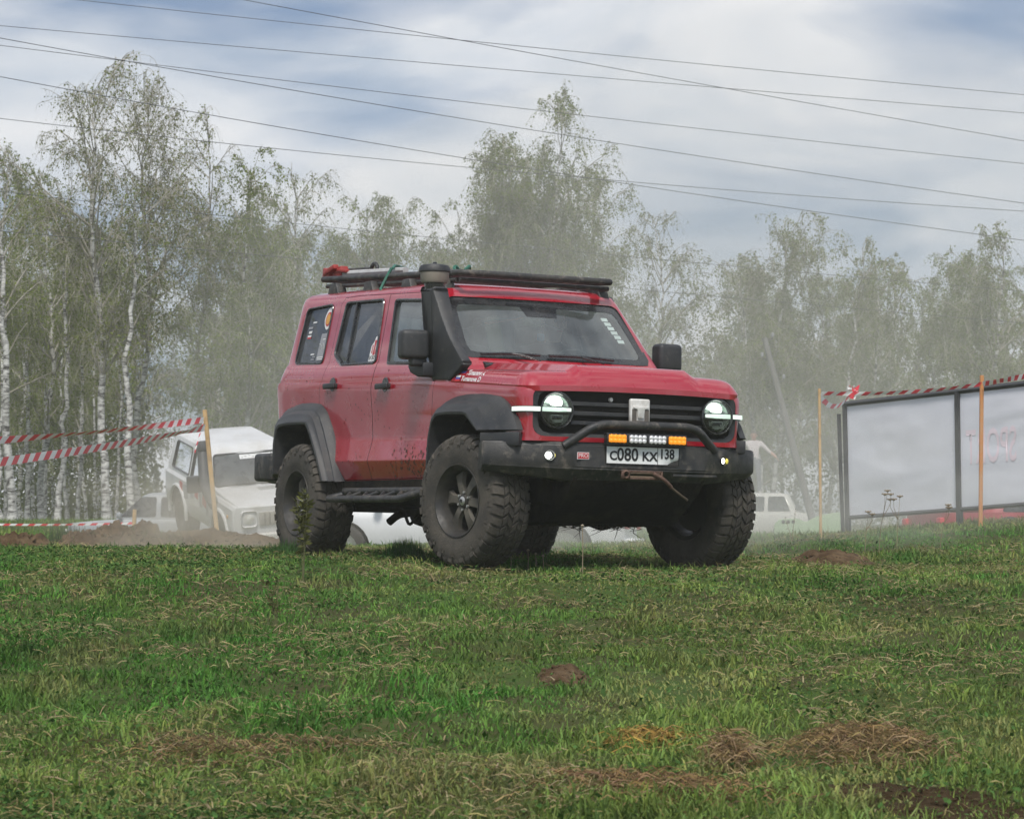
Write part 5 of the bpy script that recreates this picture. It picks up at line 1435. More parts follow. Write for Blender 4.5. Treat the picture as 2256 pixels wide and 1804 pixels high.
# ================================================================ other cars
M_tyre2 = mat('plain_tyre', (.03, .028, .026), .85, var=(.07, .06, .05), scale=6)
M_glass2 = glass_mat('car_glass', (.5, .55, .56), .45, .30, (.32, .33, .33))
def simple_car(name, color, loc, rot, label, L=4.1, Wd=1.66, Hh=1.42, hood=.95, boot=.45, wagon=True, roofm=None, stub=False):
    """hatchback or wagon: x forward, front bumper at x=0"""
    t = empty(name, loc, rot, label, 'car')
    w = Wd / 2; zb = Hh * .62
    pm = mat('paint_' + name + '_' + str(round(color[0] * 100)) + str(round(color[2] * 100)), color, .32, var=tuple(c * .6 + .05 for c in color), scale=2.2, fac=.5, coat=.4, lo=.42, hi=.75)
    Z = [.22, .32, .52, .66, zb - .06, zb]; Wq = [w * .92, w * .98, w, w, w * .98, w * .94]
    ringsL = [np.column_stack([plan_ring(ww, -.02 if z > .3 else -.08, -L + .03, .10, .14, .06, .14), np.full(110, 0.0)]) for z, ww in zip(Z, Wq)]
    for r_, z in zip(ringsL, Z): r_[:, 2] = z - (max(0, z - .5) * .22) * np.clip((r_[:, 0] + hood) / hood, 0, 1) ** 1.3
    me = loft(ringsL, [pm, M_inner])
    arch = []
    for ax in (-.82, -L + .80):
        poly = [(ax + .36 * math.cos(a), .30 + .36 * math.sin(a)) for a in np.linspace(-.3, math.pi + .3, 16)]
        for s in (-1, 1): arch.append(pmesh(poly, s * w * .55, s * (w + .2), 'y', M_inner))
    me = boolean(me, arch, 'DIFFERENCE')
    link('body', me, None, t, 30)
    Zg = [zb - .04, zb + .02, zb + .2, Hh - .07, Hh - .025, Hh]; Wg = [w * .93, w * .92, w * .85, w * .76, w * .70, w * .5]
    fr = [-hood + .02, -hood, -hood - .24, -hood - .52, -hood - .62, -hood - .85]
    re = [-L + boot, -L + boot, -L + boot + .10, -L + boot + .26, -L + boot + .34, -L + boot + .6]
    ringsG = [np.column_stack([plan_ring(ww, f, r_, .10, .10, .06, .12), np.full(110, z)]) for z, ww, f, r_ in zip(Zg, Wg, fr, re)]
    link('cabin', loft(ringsG, [pm]), None, t, 40)
    def wy(z): return float(np.interp(z, Zg, Wg))
    z0, z1 = zb + .05, Hh - .10
    x0, x1 = -hood - .10, -L + boot + .14; span = x1 - x0
    for s in (-1, 1):
        for a, b, sl0, sl1 in ((.03, .34, -.40, 0), (.38, .68, 0, 0), (.72, .97, 0, .18)):
            pa, pb_ = x0 + span * a, x0 + span * b
            poly = roundpoly([(pa, z0), (pb_, z0), (pb_ + sl1, z1), (pa + sl0, z1)], .05)
            V = [(x, s * (wy(z) + .006), z) for x, z in poly]
            f_ = mesh('side_window', V, [tuple(range(len(V)))], M_glass2 if False else M_gloss, t)
        for ax in (-.82, -L + .80):
            wl_ = lathe('wheel', [(s * (w - .20), .20), (s * (w - .20), .29), (s * (w - .16), .31), (s * (w - .03), .31), (s * (w - .005), .28), (s * (w - .01), .20)], M_tyre2, t, 28, 'Y', loc=(ax, 0, .31))
            lathe('rim', [(s * (w - .02), .001), (s * (w - .03), .12), (s * (w - .008), .20)], M_silver, wl_, 20, 'Y', loc=(ax, 0, .31))
        box('headlight', (-.04, s * w * .70, zb - .24), (.06, .26, .12), M_badge, t, None, .02)
        box('tail_light', (-L + .05, s * w * .80, zb - .12), (.06, .16, .22), M_stred, t, None, .02)
        box('door_mirror', (-hood - .18, s * (w + .06), zb + .08), (.10, .16, .11), pm, t, None, .03)
    V = [(ringsG[k][j][0] + .008, ringsG[k][j][1] * .86, ringsG[k][j][2]) for k in (1, 2, 3) for j in range(3, 22)]
    F = [(k * 19 + j, k * 19 + j + 1, (k + 1) * 19 + j + 1, (k + 1) * 19 + j) for k in range(2) for j in range(18)]
    mesh('windscreen', V, F, M_gloss, t, 60)
    V = [(ringsG[k][j][0] - .008, ringsG[k][j][1] * .86, ringsG[k][j][2] + (.05 if k == 1 else 0)) for k in (1, 2, 3) for j in range(25 + 30 + 3, 25 + 30 + 22)]
    mesh('rear_window', V, F, M_gloss, t, 60)
    box('front_bumper', (-.02, 0, .36), (.12, Wd * .9, .16), pm, t, None, .04, 3); box('rear_bumper', (-L + .02, 0, .36), (.12, Wd * .9, .16), pm, t, None, .04, 3)
    box('grille', (.005, 0, zb - .26), (.03, .55, .10), M_gloss, t, None, .01)
    return t
# cream wagon with somebody on its roof, tail to the pole
cx = pix(1800, 1100, 75); wag = simple_car('parked_wagon', (.66, .64, .58), (cx.x - 4.05, 75, 0), (0, 0, R(180 - 14)), 'cream estate car parked beyond the hump with a person on its roof', 4.1, 1.64, 1.46)
wz = pix(1740, 1087, 75).z - 1.46; wag.location.z = wz
# silver-white saloon seen in slices beneath the red vehicle
wx = pix(880, 1150, 33.5); wc = simple_car('parked_saloon', (.72, .73, .74), (wx.x - 1.36, 33.5, gz(wx.x, 33.5) - .03), (0, 0, R(172)), 'white car parked behind the red vehicle, seen beneath it', 4.3, 1.68, 1.25, 1.1, .9)
# grey hatchback whose roof curves up behind the white off-roader
hx = pix(250, 1150, 53); hc = simple_car('parked_hatchback', (.30, .32, .34), (pix(258, 1150, 53).x - .95, 53.4, 0), (0, 0, R(176)), 'dark grey hatchback half hidden behind the white off-roader', 3.9, 1.62, 1.42)
hc.location.z = pix(258, 1145, 53).z - .88
# red car behind the foot of the banner
rx_ = pix(1960, 1150, 31); rc = simple_car('parked_red_car', (.36, .04, .05), (rx_.x + 4.4, 31, 0), (0, 0, R(8)), 'red car parked behind the foot of the banner', 4.2, 1.66, 1.0, 1.0, .5)
rc.location.z = pix(2050, 1132, 31).z - .66

# ================================================================ the white off-roader
M_wpaint = mat('white_paint_dusty', (.66, .66, .66), .4, var=(.46, .43, .38), scale=3, fac=.6, coat=.3, lo=.45, hi=.75, second=((.16, .13, .10), 22, .64, .72, .7))
ROT_N = (R(5.5), R(11), R(-66))
NV = empty('white_off_roader', (0, 0, 0), ROT_N, 'boxy white off-road car with black snorkel and stickers, nose down behind the dirt heap', 'off-road vehicle')
Zn = [.42, .50, .66, .70, .95, 1.00]; Wn = [.74, .78, .80, .795, .79, .76]
rn = [np.column_stack([plan_ring(w, .72, -2.98, .05, .06, .03, .08), np.full(110, z)]) for z, w in zip(Zn, Wn)]
for r_, z in zip(rn, Zn): r_[:, 2] -= max(0, z - .7) * .10 * np.clip((r_[:, 0] + .6) / 1.3, 0, 1)
Zg = [.97, 1.02, 1.10, 1.50, 1.56, 1.60, 1.62]; Wg = [.765, .755, .74, .655, .63, .58, .3]
fg = [-.52, -.55, -.60, -.90, -.97, -1.06, -1.3]; rg = [-2.95, -2.93, -2.91, -2.80, -2.76, -2.68, -2.4]
rgn = [np.column_stack([plan_ring(w, f, r_, .05, .05, .03, .08), np.full(110, z)]) for z, w, f, r_ in zip(Zg, Wg, fg, rg)]
n_me = boolean(loft(rn, [M_wpaint, M_cabin, M_inner]), [loft(rgn, [M_wpaint])], 'UNION')
ig = [np.column_stack([plan_ring(w - .04, f - .05, r_ + .05, .05, .05, .03, .08), np.full(110, z)]) for z, w, f, r_ in zip([.80, 1.02, 1.10, 1.50, 1.56], [.755, .755, .74, .655, .63], [-.52, -.55, -.60, -.90, -.97], [-2.95, -2.93, -2.91, -2.80, -2.76])]
NwF = roundpoly([(-.86, 1.05), (-1.62, 1.06), (-1.62, 1.49), (-1.12, 1.49)], .04); NwR = roundpoly([(-1.72, 1.06), (-2.62, 1.06), (-2.55, 1.49), (-1.72, 1.49)], .05)
NwW = roundpoly([(-.66, 1.06), (.66, 1.06), (.58, 1.50), (-.58, 1.50)], .05)
ncut = [loft(ig, [M_cabin])] + [pmesh(p, -1.2, 1.2, 'y', M_cabin) for p in (NwF, NwR)] + [pmesh(NwW, -1.2, -.3, 'x', M_cabin), pmesh(NwW, -3.1, -2.7, 'x', M_cabin)]
for ax in (0, -2.2):
    poly = [(ax + .44 * math.cos(a), .40 + .42 * math.sin(a)) for a in np.linspace(-.3, math.pi + .3, 18)]
    for s in (-1, 1): ncut.append(pmesh(poly, s * .42, s * 1.0, 'y', M_inner))
n_me = boolean(n_me, ncut, 'DIFFERENCE'); link('body', n_me, None, NV, 28)
def nwy(z): return float(np.interp(z, Zg, Wg))
def nfx(z): return float(np.interp(z, Zg, fg))
for s in (-1, 1):
    for nm, poly in (('side_window', NwF), ('rear_side_window', NwR)):
        V = [(x, s * (nwy(z) - .015), z) for x, z in poly]; o_ = mesh(nm, V, [tuple(range(len(V)))], M_glass2 if s > 0 or nm != 'side_window' else M_glass2, NV)
        pts = [(x, s * (nwy(z) + .002), z) for x, z in poly]; tube('window_seal', pts + pts[:2], .012, M_gloss, o_, 5)
    box('door_mirror', (-.72, s * .97, 1.11), (.10, .22, .26), M_black, NV, None, .03, 3)
    tube('mirror_arm', [(-.75, s * .75, 1.0), (-.72, s * .95, 1.03)], .02, M_black, NV, 8)
    box('headlight_surround', (.715, s * .56, .80), (.03, .24, .24), M_wpaint, NV, None, .05, 3)
    lathe('headlight', [(.74, .001), (.735, .07), (.72, .09)], M_badge, NV, 24, 'X', loc=(0, s * .56, .80))
    lathe('side_repeater', [(s * .80, .03), (s * .815, .025), (s * .82, .001)], M_styel, NV, 12, 'Y', loc=(.42, 0, .80))
    for ax in (0, -2.2):
        wl_ = lathe('wheel', [(s * .52, .20), (s * .53, .33), (s * .57, .37), (s * .72, .37), (s * .76, .33), (s * .755, .20)], M_tyre2, NV, 32, 'Y', loc=(ax, 0, .36))
        lathe('rim', [(s * .70, .001), (s * .69, .12), (s * .745, .20)], M_rim, wl_, 20, 'Y', loc=(ax, 0, .36))
        pts = [(ax + .45 * math.cos(a), s * .80, .40 + .43 * math.sin(a)) for a in np.linspace(-.15, math.pi + .15, 14)]
        tube('arch_flare', pts, .028, M_wpaint, NV, 6)
V = [(nfx(z) - .012 - float(front_drop(np.array(y), .7, .05, .05)), y, z) for z in (1.06, 1.2, 1.35, 1.50) for y in np.linspace(-.66 + (z - 1.06) * .18, .66 - (z - 1.06) * .18, 9)]
nw = mesh('windscreen', V, [(j * 9 + i, j * 9 + i + 1, (j + 1) * 9 + i + 1, (j + 1) * 9 + i) for j in range(3) for i in range(8)], M_glass2, NV, 60)
pts = [(nfx(z) + .004 - float(front_drop(np.array(y), .7, .05, .05)), y, z) for y, z in NwW]; tube('windscreen_seal', pts + pts[:2], .016, M_gloss, nw, 6)
V = [(nfx(z) - .006 - float(front_drop(np.array(y), .7, .05, .05)), y, z) for z in (1.42, 1.48) for y in np.linspace(-.18, .40, 6)]
ss_ = mesh('sun_strip_sticker', V, [(i, i + 1, 7 + i, 6 + i) for i in range(5)], M_white, nw)
for k, y in enumerate(np.linspace(-.14, .34, 9)):
    z = 1.44 + .015 * (k % 3); box('sticker_print', (nfx(z) - .002 - float(front_drop(np.array(y), .7, .05, .05)), y, z), (.003, .03, .008), M_stgrey, ss_)
for ya, yb_ in ((-.50, -.02), (.05, .52)): tube('wiper', [(nfx(1.08) + .03, ya, 1.075), (nfx(1.09) + .03, yb_, 1.085)], .012, M_gloss, NV, 5)
# bonnet with its raised rear scoop, front panel and bumper
box('bonnet', (.07, 0, .995), (1.22, 1.42, .05), M_wpaint, NV, (0, R(3.5), 0), .02, 3)
box('bonnet_vent', (-.30, .22, 1.03), (.20, .60, .035), mat('vent_grey', (.28, .28, .27), .6), NV, (0, R(3), 0), .012)
box('grille_panel', (.73, 0, .79), (.03, .80, .20), mat('grille_grey_dusty', (.38, .36, .33), .6, var=(.25, .23, .2), scale=6), NV, None, .01)
for k in range(9): box('grille_bar', (.75, -.32 + .08 * k, .79), (.012, .015, .17), M_badge2, NV)
box('front_bumper', (.80, 0, .52), (.12, 1.50, .13), mat('bumper_pale', (.56, .54, .50), .5, var=(.4, .36, .3), scale=5), NV, None, .03, 3)
snp = [(-.12, -.83, .88), (-.36, -.85, 1.02), (-.60, -.84, 1.12), (-.86, -.77, 1.42), (-.98, -.74, 1.60)]
tube('snorkel', bend(snp, .12, 4), .085, M_black, NV, 14)
box('snorkel_head', (-.98, -.74, 1.63), (.22, .17, .18), M_black, NV, (0, R(-20), 0), .05, 3)
for k, (x, z, w_, h_, m_) in enumerate(((-.75, .84, .20, .20, M_stred), (-.98, .82, .10, .26, M_stgrey), (-1.18, .86, .16, .12, M_stred), (-1.42, .84, .18, .16, M_stgrey), (-.62, .72, .10, .18, M_stgrey), (-1.75, .80, .22, .22, M_stgrey), (-2.0, .85, .14, .14, M_stred))):
    box('door_sticker', (x, -.799, z), (w_, .004, h_), m_, NV, (0, R(10 * (-1) ** k), 0))
box('front_seat', (-1.35, -.33, 1.0), (.14, .46, .60), M_cabin, NV, (0, -.2, 0), .05); box('front_seat', (-1.35, .33, 1.0), (.14, .46, .60), M_cabin, NV, (0, -.2, 0), .05)
# put its windscreen corner where it stands in the field
Rn = (Matrix.Rotation(ROT_N[2], 4, 'Z') @ Matrix.Rotation(ROT_N[1], 4, 'Y') @ Matrix.Rotation(ROT_N[0], 4, 'X'))
NV.location = pix(466.7, 997, 42) - Rn @ Vector((-.94, -.60, 1.54))

# ================================================================ people
def figure(name, joints, edges, radii, m, label=None, cat=None, root=0, sub=2):
    me = bpy.data.meshes.new(name); me.from_pydata(joints, edges, []); me.update()
    o = bpy.data.objects.new(name, me); COL.objects.link(o)
    sk = o.modifiers.new('s', 'SKIN'); sb = o.modifiers.new('u', 'SUBSURF'); sb.levels = sub; sb.render_levels = sub
    for i, r_ in enumerate(radii):
        v = me.skin_vertices[0].data[i]; v.radius = (r_, r_) if not isinstance(r_, tuple) else r_; v.use_root = (i == root)
    dg = bpy.context.evaluated_depsgraph_get(); dg.update()
    out = bpy.data.meshes.new_from_object(o.evaluated_get(dg)); bpy.data.objects.remove(o)
    out.materials.clear()
    return out
M_shirt = mat('pale_shirt', (.62, .56, .56), .8, var=(.5, .42, .42), scale=8)
M_trous = mat('grey_trousers', (.16, .17, .20), .85, var=(.12, .12, .14), scale=8)
M_shoe = mat('light_shoes', (.45, .42, .40), .7)
def person(loc, rotz, label, J, E_, Rr, colours, hair=True, root=0):
    """colours: function (co) -> material index of skin 0, shirt 1, trousers 2, shoes 3"""
    me = figure('person', J, E_, Rr, None, root=root)
    o = link('person', me, [M_skin, M_shirt, M_trous, M_shoe], None, 180)
    for p in me.polygons: p.material_index = colours(p.center)
    o.location = loc; o.rotation_euler = (0, 0, rotz); tag(o, label, 'person')
    return o
def head_parts(o, c, r, hm=M_hair):
    bm = bmesh.new(); bmesh.ops.create_icosphere(bm, subdivisions=3, radius=r)
    for v in bm.verts:
        v.co = Vector((v.co.x * 1.0, v.co.y * .92, v.co.z * 1.12)); v.co += Vector((-.015, 0, .02))
    bmesh.ops.delete(bm, geom=[v for v in bm.verts if v.co.z < -.25 * r or (v.co.x > .35 * r and v.co.z < .45 * r)], context='VERTS')
    for v in bm.verts: v.co += Vector(c)
    bmobj('hair', bm, hm, o, 180)
    for s in (-1, 1):
        bm = bmesh.new(); bmesh.ops.create_icosphere(bm, subdivisions=2, radius=.013)
        for v in bm.verts: v.co += Vector((c[0] + r * .86, s * .034, c[2] + .01))
        bmobj('eye', bm, M_ink, o, 180)
    box('nose', (c[0] + r * .98, 0, c[2] - .02), (.03, .024, .045), M_skin, o, (0, R(-15), 0), .008, 2)
    box('mouth', (c[0] + r * .90, 0, c[2] - .062), (.012, .045, .010), M_stred, o, None, .003)
    for s in (-1, 1): box('ear', (c[0] - .005, s * r * .93, c[2] - .005), (.035, .018, .055), M_skin, o, None, .008)
# standing on the roof, arms spread, one reaching down and out
J = [(0, 0, .93), (0, 0, 1.12), (.01, 0, 1.38), (.01, 0, 1.47), (.03, 0, 1.54), (.045, 0, 1.64), (.03, 0, 1.72),
     (0, .19, 1.39), (.05, .38, 1.20), (.12, .55, 1.05), (.15, .61, .99), (0, -.19, 1.39), (.05, -.42, 1.36), (.10, -.66, 1.34), (.12, -.74, 1.33),
     (0, .10, .88), (.04, .13, .50), (0, .15, .09), (.02, .15, .03), (.15, .17, .03), (0, -.10, .88), (.02, -.15, .50), (-.02, -.18, .09), (0, -.18, .03), (.13, -.20, .03)]
Ed = [(0, 1), (1, 2), (2, 3), (3, 4), (4, 5), (5, 6), (2, 7), (7, 8), (8, 9), (9, 10), (2, 11), (11, 12), (12, 13), (13, 14), (0, 15), (15, 16), (16, 17), (17, 18), (18, 19), (0, 20), (20, 21), (21, 22), (22, 23), (23, 24)]
Ra = [(.16, .12), (.15, .11), (.16, .11), .06, .07, .095, .07, .075, .055, .042, .04, .075, .055, .042, .04, .105, .075, .052, .05, .04, .105, .075, .052, .05, .04]
def colr(c):
    if c.z > 1.47: return 0
    if abs(c.y) > .46 and c.z > .9: return 0
    if c.z > .97: return 1
    if c.z > .075: return 2
    return 3
pz = wz + 1.46
px_ = pix(1662, 1084, 75)
ps = person((px_.x, 75 + .15, pz + .0), R(-90), 'person in pale shirt and grey trousers standing on the cream car with arms spread', J, Ed, Ra, colr)
head_parts(ps, (.045, 0, 1.615), .098)
def fingers(o, wrist, d, up, m=M_skin):
    """five short bent fingers on the end of an arm"""
    d = Vector(d).normalized(); up = Vector(up).normalized(); sd = d.cross(up).normalized(); lst = []
    for k, (off, L_) in enumerate(((-.03, .055), (-.01, .070), (.01, .075), (.03, .066))):
        b = Vector(wrist) + sd * off + d * .05
        lst.append(([Vector(wrist) + sd * off * .6, b, b + d * L_ * .55 - up * .008, b + d * L_ * .85 - up * .03], [.014, .011, .009, .007]))
    lst.append(([Vector(wrist) - sd * .02, Vector(wrist) - sd * .05 + d * .03, Vector(wrist) - sd * .055 + d * .06], [.014, .011, .008]))
    return tubes('hand', lst, m, o, 6)
fingers(ps, (.15, .61, .99), (.3, .6, -.6), (0, .5, .8)); fingers(ps, (.12, -.74, 1.33), (.2, -1, 0), (0, 0, 1))
# the driver
J = [(0, 0, 0), (.03, 0, .22), (.05, 0, .44), (.07, 0, .54), (.09, 0, .60), (.11, 0, .70), (.10, 0, .78), (.05, .19, .44), (.20, .24, .22), (.42, .16, .26), (.05, -.19, .44), (.20, -.24, .22), (.42, -.15, .27)]
Ed = [(0, 1), (1, 2), (2, 3), (3, 4), (4, 5), (5, 6), (2, 7), (7, 8), (8, 9), (2, 10), (10, 11), (11, 12)]
Ra = [(.16, .15), (.17, .13), (.17, .12), .06, .07, .095, .07, .075, .055, .04, .075, .055, .04]
dr = person((0, 0, 0), 0, 'driver in dark clothes holding the steering wheel of the red vehicle', J, Ed, Ra, lambda c: 0 if (c.z > .54 or c.x > .33) else 1)
dr.data.materials[1] = mat('dark_jacket', (.05, .05, .06), .85)
CM = Matrix.Translation(CAR.location) @ Matrix.Rotation(-1.09687, 4, 'Z') @ Matrix.Rotation(.00798, 4, 'Y') @ Matrix.Rotation(-.01556, 4, 'X')
dl = CM @ Vector((-1.38, .38, 1.10)); dr.location = dl; dr.rotation_euler = (-.01556, .00798, -1.09687)
head_parts(dr, (.11, 0, .675), .098)
for s in (-1, 1): fingers(dr, (.42, s * .155, .265), (.6, 0, .5), (.5, 0, .6))

# ================================================================ jack and straps on the roof rack
def ontocar(o): o.matrix_world = CM; return o
JK = empty('lifting_jack', (0, 0, 0), (0, 0, 0), 'red lifting jack with pale bar lying on the roof rack', 'jack'); ontocar(JK)
zr_ = lambda x: rz(x) + .055
tube('jack_bar', [(-3.18, -.50, zr_(-3.18) + .02), (-2.05, -.47, zr_(-2.05) + .02)], .026, M_jackbar, JK, 8)
bm = bmesh.new()
for x, y, dz, s_, r_ in ((-3.36, -.52, .03, (.14, .08, .09), .2), (-3.22, -.50, .04, (.20, .07, .08), -.1), (-3.28, -.55, .06, (.22, .05, .04), -.2), (-3.12, -.52, .055, (.20, .05, .03), .1), (-3.40, -.49, .05, (.06, .09, .05), .5)):
    box_bm(bm, (x, y, zr_(x) + dz - .01), s_, (0, r_, 0), .012)
bmobj('jack_mechanism', bm, M_jackred, JK, 35)
tube('jack_handle', [(-3.25, -.44, zr_(-3.2) + .06), (-2.72, -.46, zr_(-2.7) + .055)], .013, M_steel, JK, 8)
V, F = tube_geo([(-2.62 + .055 * math.cos(a), -.47, zr_(-2.6) + .045 + .045 * math.sin(a)) for a in np.linspace(0, 5.6, 16)], .016, 8); mesh('handle_loop', V, F, M_steel, JK, 60)
STP = tubes('green_strap', [([(-2.02, -.60, zr_(-2.0) + .03), (-2.05, -.64, rz(-2.0) - .01), (-2.03, -.68, rz(-2.0) - .075), (-2.0, -.675, 1.995)], .013), ([(-2.62, -.2, zr_(-2.6) + .07), (-2.35, -.42, zr_(-2.3) + .07), (-2.05, -.58, zr_(-2.0) + .03)], .012)], M_green, None, 5)
ontocar(STP); tag(STP, 'green lashing strap tied round the roof rack rail', 'strap')
KN = tubes('green_strap', [([(-2.30 + .05 * math.cos(a) * (1 + .3 * math.sin(3 * a)), .12 + .06 * math.sin(a), zr_(-2.3) + .06 + .035 * math.sin(2 * a)) for a in np.linspace(0, 11, 40)], .013)], M_green, None, 5)
ontocar(KN); tag(KN, 'tangled knot of green strap lying on top of the roof rack', 'strap')

# ================================================================ overhead wires and the leaning pole
M_wire = mat('power_wire', (.07, .075, .085), .6)
K_ = 2256 / 2156
WIRES = [([(160, 0), (940, 82), (2156, 200)], 60, 62), ([(510, 0), (1000, 90), (1570, 195), (2156, 297)], 52, 60), ([(0, 55), (700, 115), (1500, 185), (2156, 238)], 60, 62),
         ([(0, 82), (340, 140), (1100, 272), (2156, 428)], 52, 60), ([(0, 95), (220, 125), (1200, 240), (2156, 345)], 60, 62), ([(0, 160), (490, 255), (975, 332), (1700, 441), (2156, 508)], 52, 60),
         ([(0, 250), (650, 320), (1320, 383), (2156, 445)], 60, 62), ([(0, 405), (600, 465), (1456, 556), (2156, 612)], 66, 70), ([(0, 487), (500, 532), (1450, 620), (2156, 680)], 66, 70)]
for wi_, (pts, da, db) in enumerate(WIRES):
    P = np.array(pts, float) * K_; co_ = np.polyfit(P[:, 0], P[:, 1], 2 if len(pts) > 2 else 1)
    us_ = np.linspace(-700, 2950, 40); vv_ = np.polyval(co_, us_)
    path = [pix(u, v, da + (db - da) * (u / 2256)) for u, v in zip(us_, vv_)]
    o = tube('power_wire', path, .0075, M_wire, None, 5); tag(o, 'thin power wire slanting more steeply than the other wires and crossing them' if wi_ in (1, 3, 5) else 'low power wire running across in front of the birch crowns' if wi_ > 6 else 'high power wire of the flatter bundle strung across the sky', 'wire', 'overhead power wires')
M_pole = mat('weathered_pole_wood', (.20, .19, .18), .9, var=(.13, .12, .11), scale=3, bump=.5, bscale=20)
pt, pb = pix(1684, 744, 70), pix(1812, 1150, 70); pb.z = gz(pb.x, 70) - .2
PL = empty('utility_pole', pb, (0, 0, 0), 'weathered wooden pole leaning steeply in front of the hazy birches', 'pole')
tube('pole_shaft', [(0, 0, 0), (pt - pb) * .5, pt - pb], [.105, .09, .07], M_pole, PL, 12)
for k, t in enumerate((.99, .90, .80, .62)):
    c = (pt - pb) * t; s = -1 if k % 2 else 1
    tube('hook', [c, c + Vector((s * .18, 0, .02)), c + Vector((s * .20, 0, .10))], .015, M_steel, PL, 6)
    lathe('insulator', [(0, .03), (.05, .045), (.10, .03), (.12, .001)], M_stgrey, PL, 12, 'Z', loc=(c.x + s * .20, c.y, c.z + .08))

# ================================================================ heaps of soil and hay
def heap(name, c, rx, ry, h, m, label, cat, seed, rough=.35, n=46, clods=0, rot=0, skew=0):
    V = []; F = []; q = np.random.default_rng(seed)
    for j in range(n + 1):
        for i in range(n + 1):
            a, b = -1.15 + 2.3 * i / n, -1.15 + 2.3 * j / n
            r2 = math.hypot(a, b) + .22 * (mnoise.noise(Vector((a * 1.3 + seed, b * 1.3, 0))))
            k = max(0, 1 - r2 ** 2) ** 1.0
            x = c[0] + a * rx * math.cos(rot) - b * ry * math.sin(rot); y = c[1] + a * rx * math.sin(rot) + b * ry * math.cos(rot)
            e = h * k * (1 + skew * a) * (1 + rough * mnoise.noise(Vector((a * 3 + seed, b * 3, 7)))) + rough * h * .45 * min(1, k * 2.5) * (mnoise.noise(Vector((x * 9, y * 9, seed))) + .8 * mnoise.noise(Vector((x * 21, y * 21, seed))) + .55 * mnoise.noise(Vector((x * 47, y * 47, seed))))
            V.append((x - c[0], y - c[1], gz_fast(x, y) + e - .012 * (k <= 0) - .02 * (r2 > 1.05) - c[2]))
    for j in range(n):
        for i in range(n): o = j * (n + 1) + i; F.append((o, o + 1, o + n + 2, o + n + 1))
    t = empty(name, c, (0, 0, 0), label, cat)
    mesh('heap_surface', V, F, m, t, 180)
    if clods:
        bm = bmesh.new()
        for k in range(clods):
            a, b = q.normal(0, .42, 2); k2 = max(0, 1 - a * a - b * b)
            x = a * rx * math.cos(rot) - b * ry * math.sin(rot); y = a * rx * math.sin(rot) + b * ry * math.cos(rot)
            z = gz_fast(c[0] + x, c[1] + y) - c[2] + h * k2 * .95; s = q.uniform(.008, .030) * (.5 + h * 2)
            r_ = bmesh.ops.create_icosphere(bm, subdivisions=1, radius=s); sq = q.uniform(.6, 1.3, 3)
            for v in r_['verts']: v.co = Vector((v.co.x * sq[0] + x, v.co.y * sq[1] + y, v.co.z * sq[2] * .8 + z)) + Vector(q.normal(0, .22 * s, 3))
        o = bmobj('clods', bm, m, t); o['kind'] = 'stuff'
    return t
def gz_fast(x, y): return gz(x, y)
heap('dirt_heap', (pix(285, 1200, 25).x, 25.0, gz(-3.5, 25)), .75, .42, .17, M_soilm, 'big heap of brown turned soil and torn turf in front of the white off-roader', 'dirt heap', 2, .85, 100, 520)
heap('dirt_heap', (pix(470, 1200, 25.6).x, 25.6, gz(-2.6, 25.6)), .95, .5, .15, M_soilm, 'low dusty soil bank running from the big heap to the red vehicle', 'dirt heap', 5, .45, 90, 260)
heap('dirt_heap', (pix(45, 1210, 24).x, 24.0, gz(-4.4, 24)), .34, .3, .12, M_soilm, 'small dark dirt heap beside the big heap', 'dirt heap', 8, .7, 60, 90)
p_ = ground_hit(1830, 1238); heap('soil_mound', tuple(p_), .34, .42, .085, M_soilm, 'low bare soil mound in the grass beside the front wheel', 'mound', 11, .5, 36, 60)
p_ = ground_hit(1245, 1492); heap('molehill', tuple(p_), .13, .20, .04, M_soilm, 'little dark molehill in the middle of the meadow', 'mound', 13, .6, 26, 50)
p_ = ground_hit(2050, 1780); heap('soil_patch', tuple(p_), .34, .28, .012, M_soild, 'flat dark patch of bare soil at the foot of the slope', 'soil patch', 17, .9, 40, 120)
def hay(u, v, rx, ry, h, n, seed, label, cols):
    c = ground_hit(u, v); q = np.random.default_rng(seed)
    a, b = q.normal(0, .45, (2, n)); k = np.clip(1 - a * a - b * b, 0, 1)
    x, y = c.x + a * rx, c.y + b * ry; z = ground_z(x, y) + k * h * q.uniform(.2, 1.0, n) + .012
    L = q.uniform(.03, .11, n); az = q.normal(0, 1.3, n) + np.where(q.random(n) < .5, 0, math.pi)
    d = np.stack([np.cos(az), np.sin(az), q.normal(.0, .22, n)], 1); s = np.stack([-np.sin(az) * .4, np.cos(az) * .4, q.normal(0, 1, n)], 1); s /= np.linalg.norm(s, axis=1, keepdims=True)
    w = q.uniform(.0014, .0026, n)[:, None]; A = np.stack([x, y, z], 1) - np.array(c); B_ = A + d * L[:, None] * .5; B_[:, 2] += .012; C_ = A + d * L[:, None]; C_[:, 2] -= .01
    V = np.stack([A - s * w, A + s * w, B_ + s * w, B_ - s * w, C_ + s * w * .4, C_ - s * w * .4], 1).reshape(-1, 3); i = np.arange(n) * 6
    T = np.stack([i, i + 1, i + 2, i + 3, i + 3, i + 2, i + 4, i + 5], 1).reshape(-1)
    cs = np.array(cols) * q.uniform(.35, 1.7, (n, 1)) * np.stack([np.ones(n), q.uniform(.85, 1.05, n), q.uniform(.7, 1.1, n)], 1)
    o = fastmesh('hay_clump', V, 4, M_grass, None, np.repeat(cs, 6, 0), loops=T); o.location = c
    return tag(o, label, 'hay', kind='stuff')
hay(1900, 1668, .34, .34, .10, 1500, 31, 'wide clump of tangled dry hay at the foot of the slope', (.25, .185, .10))
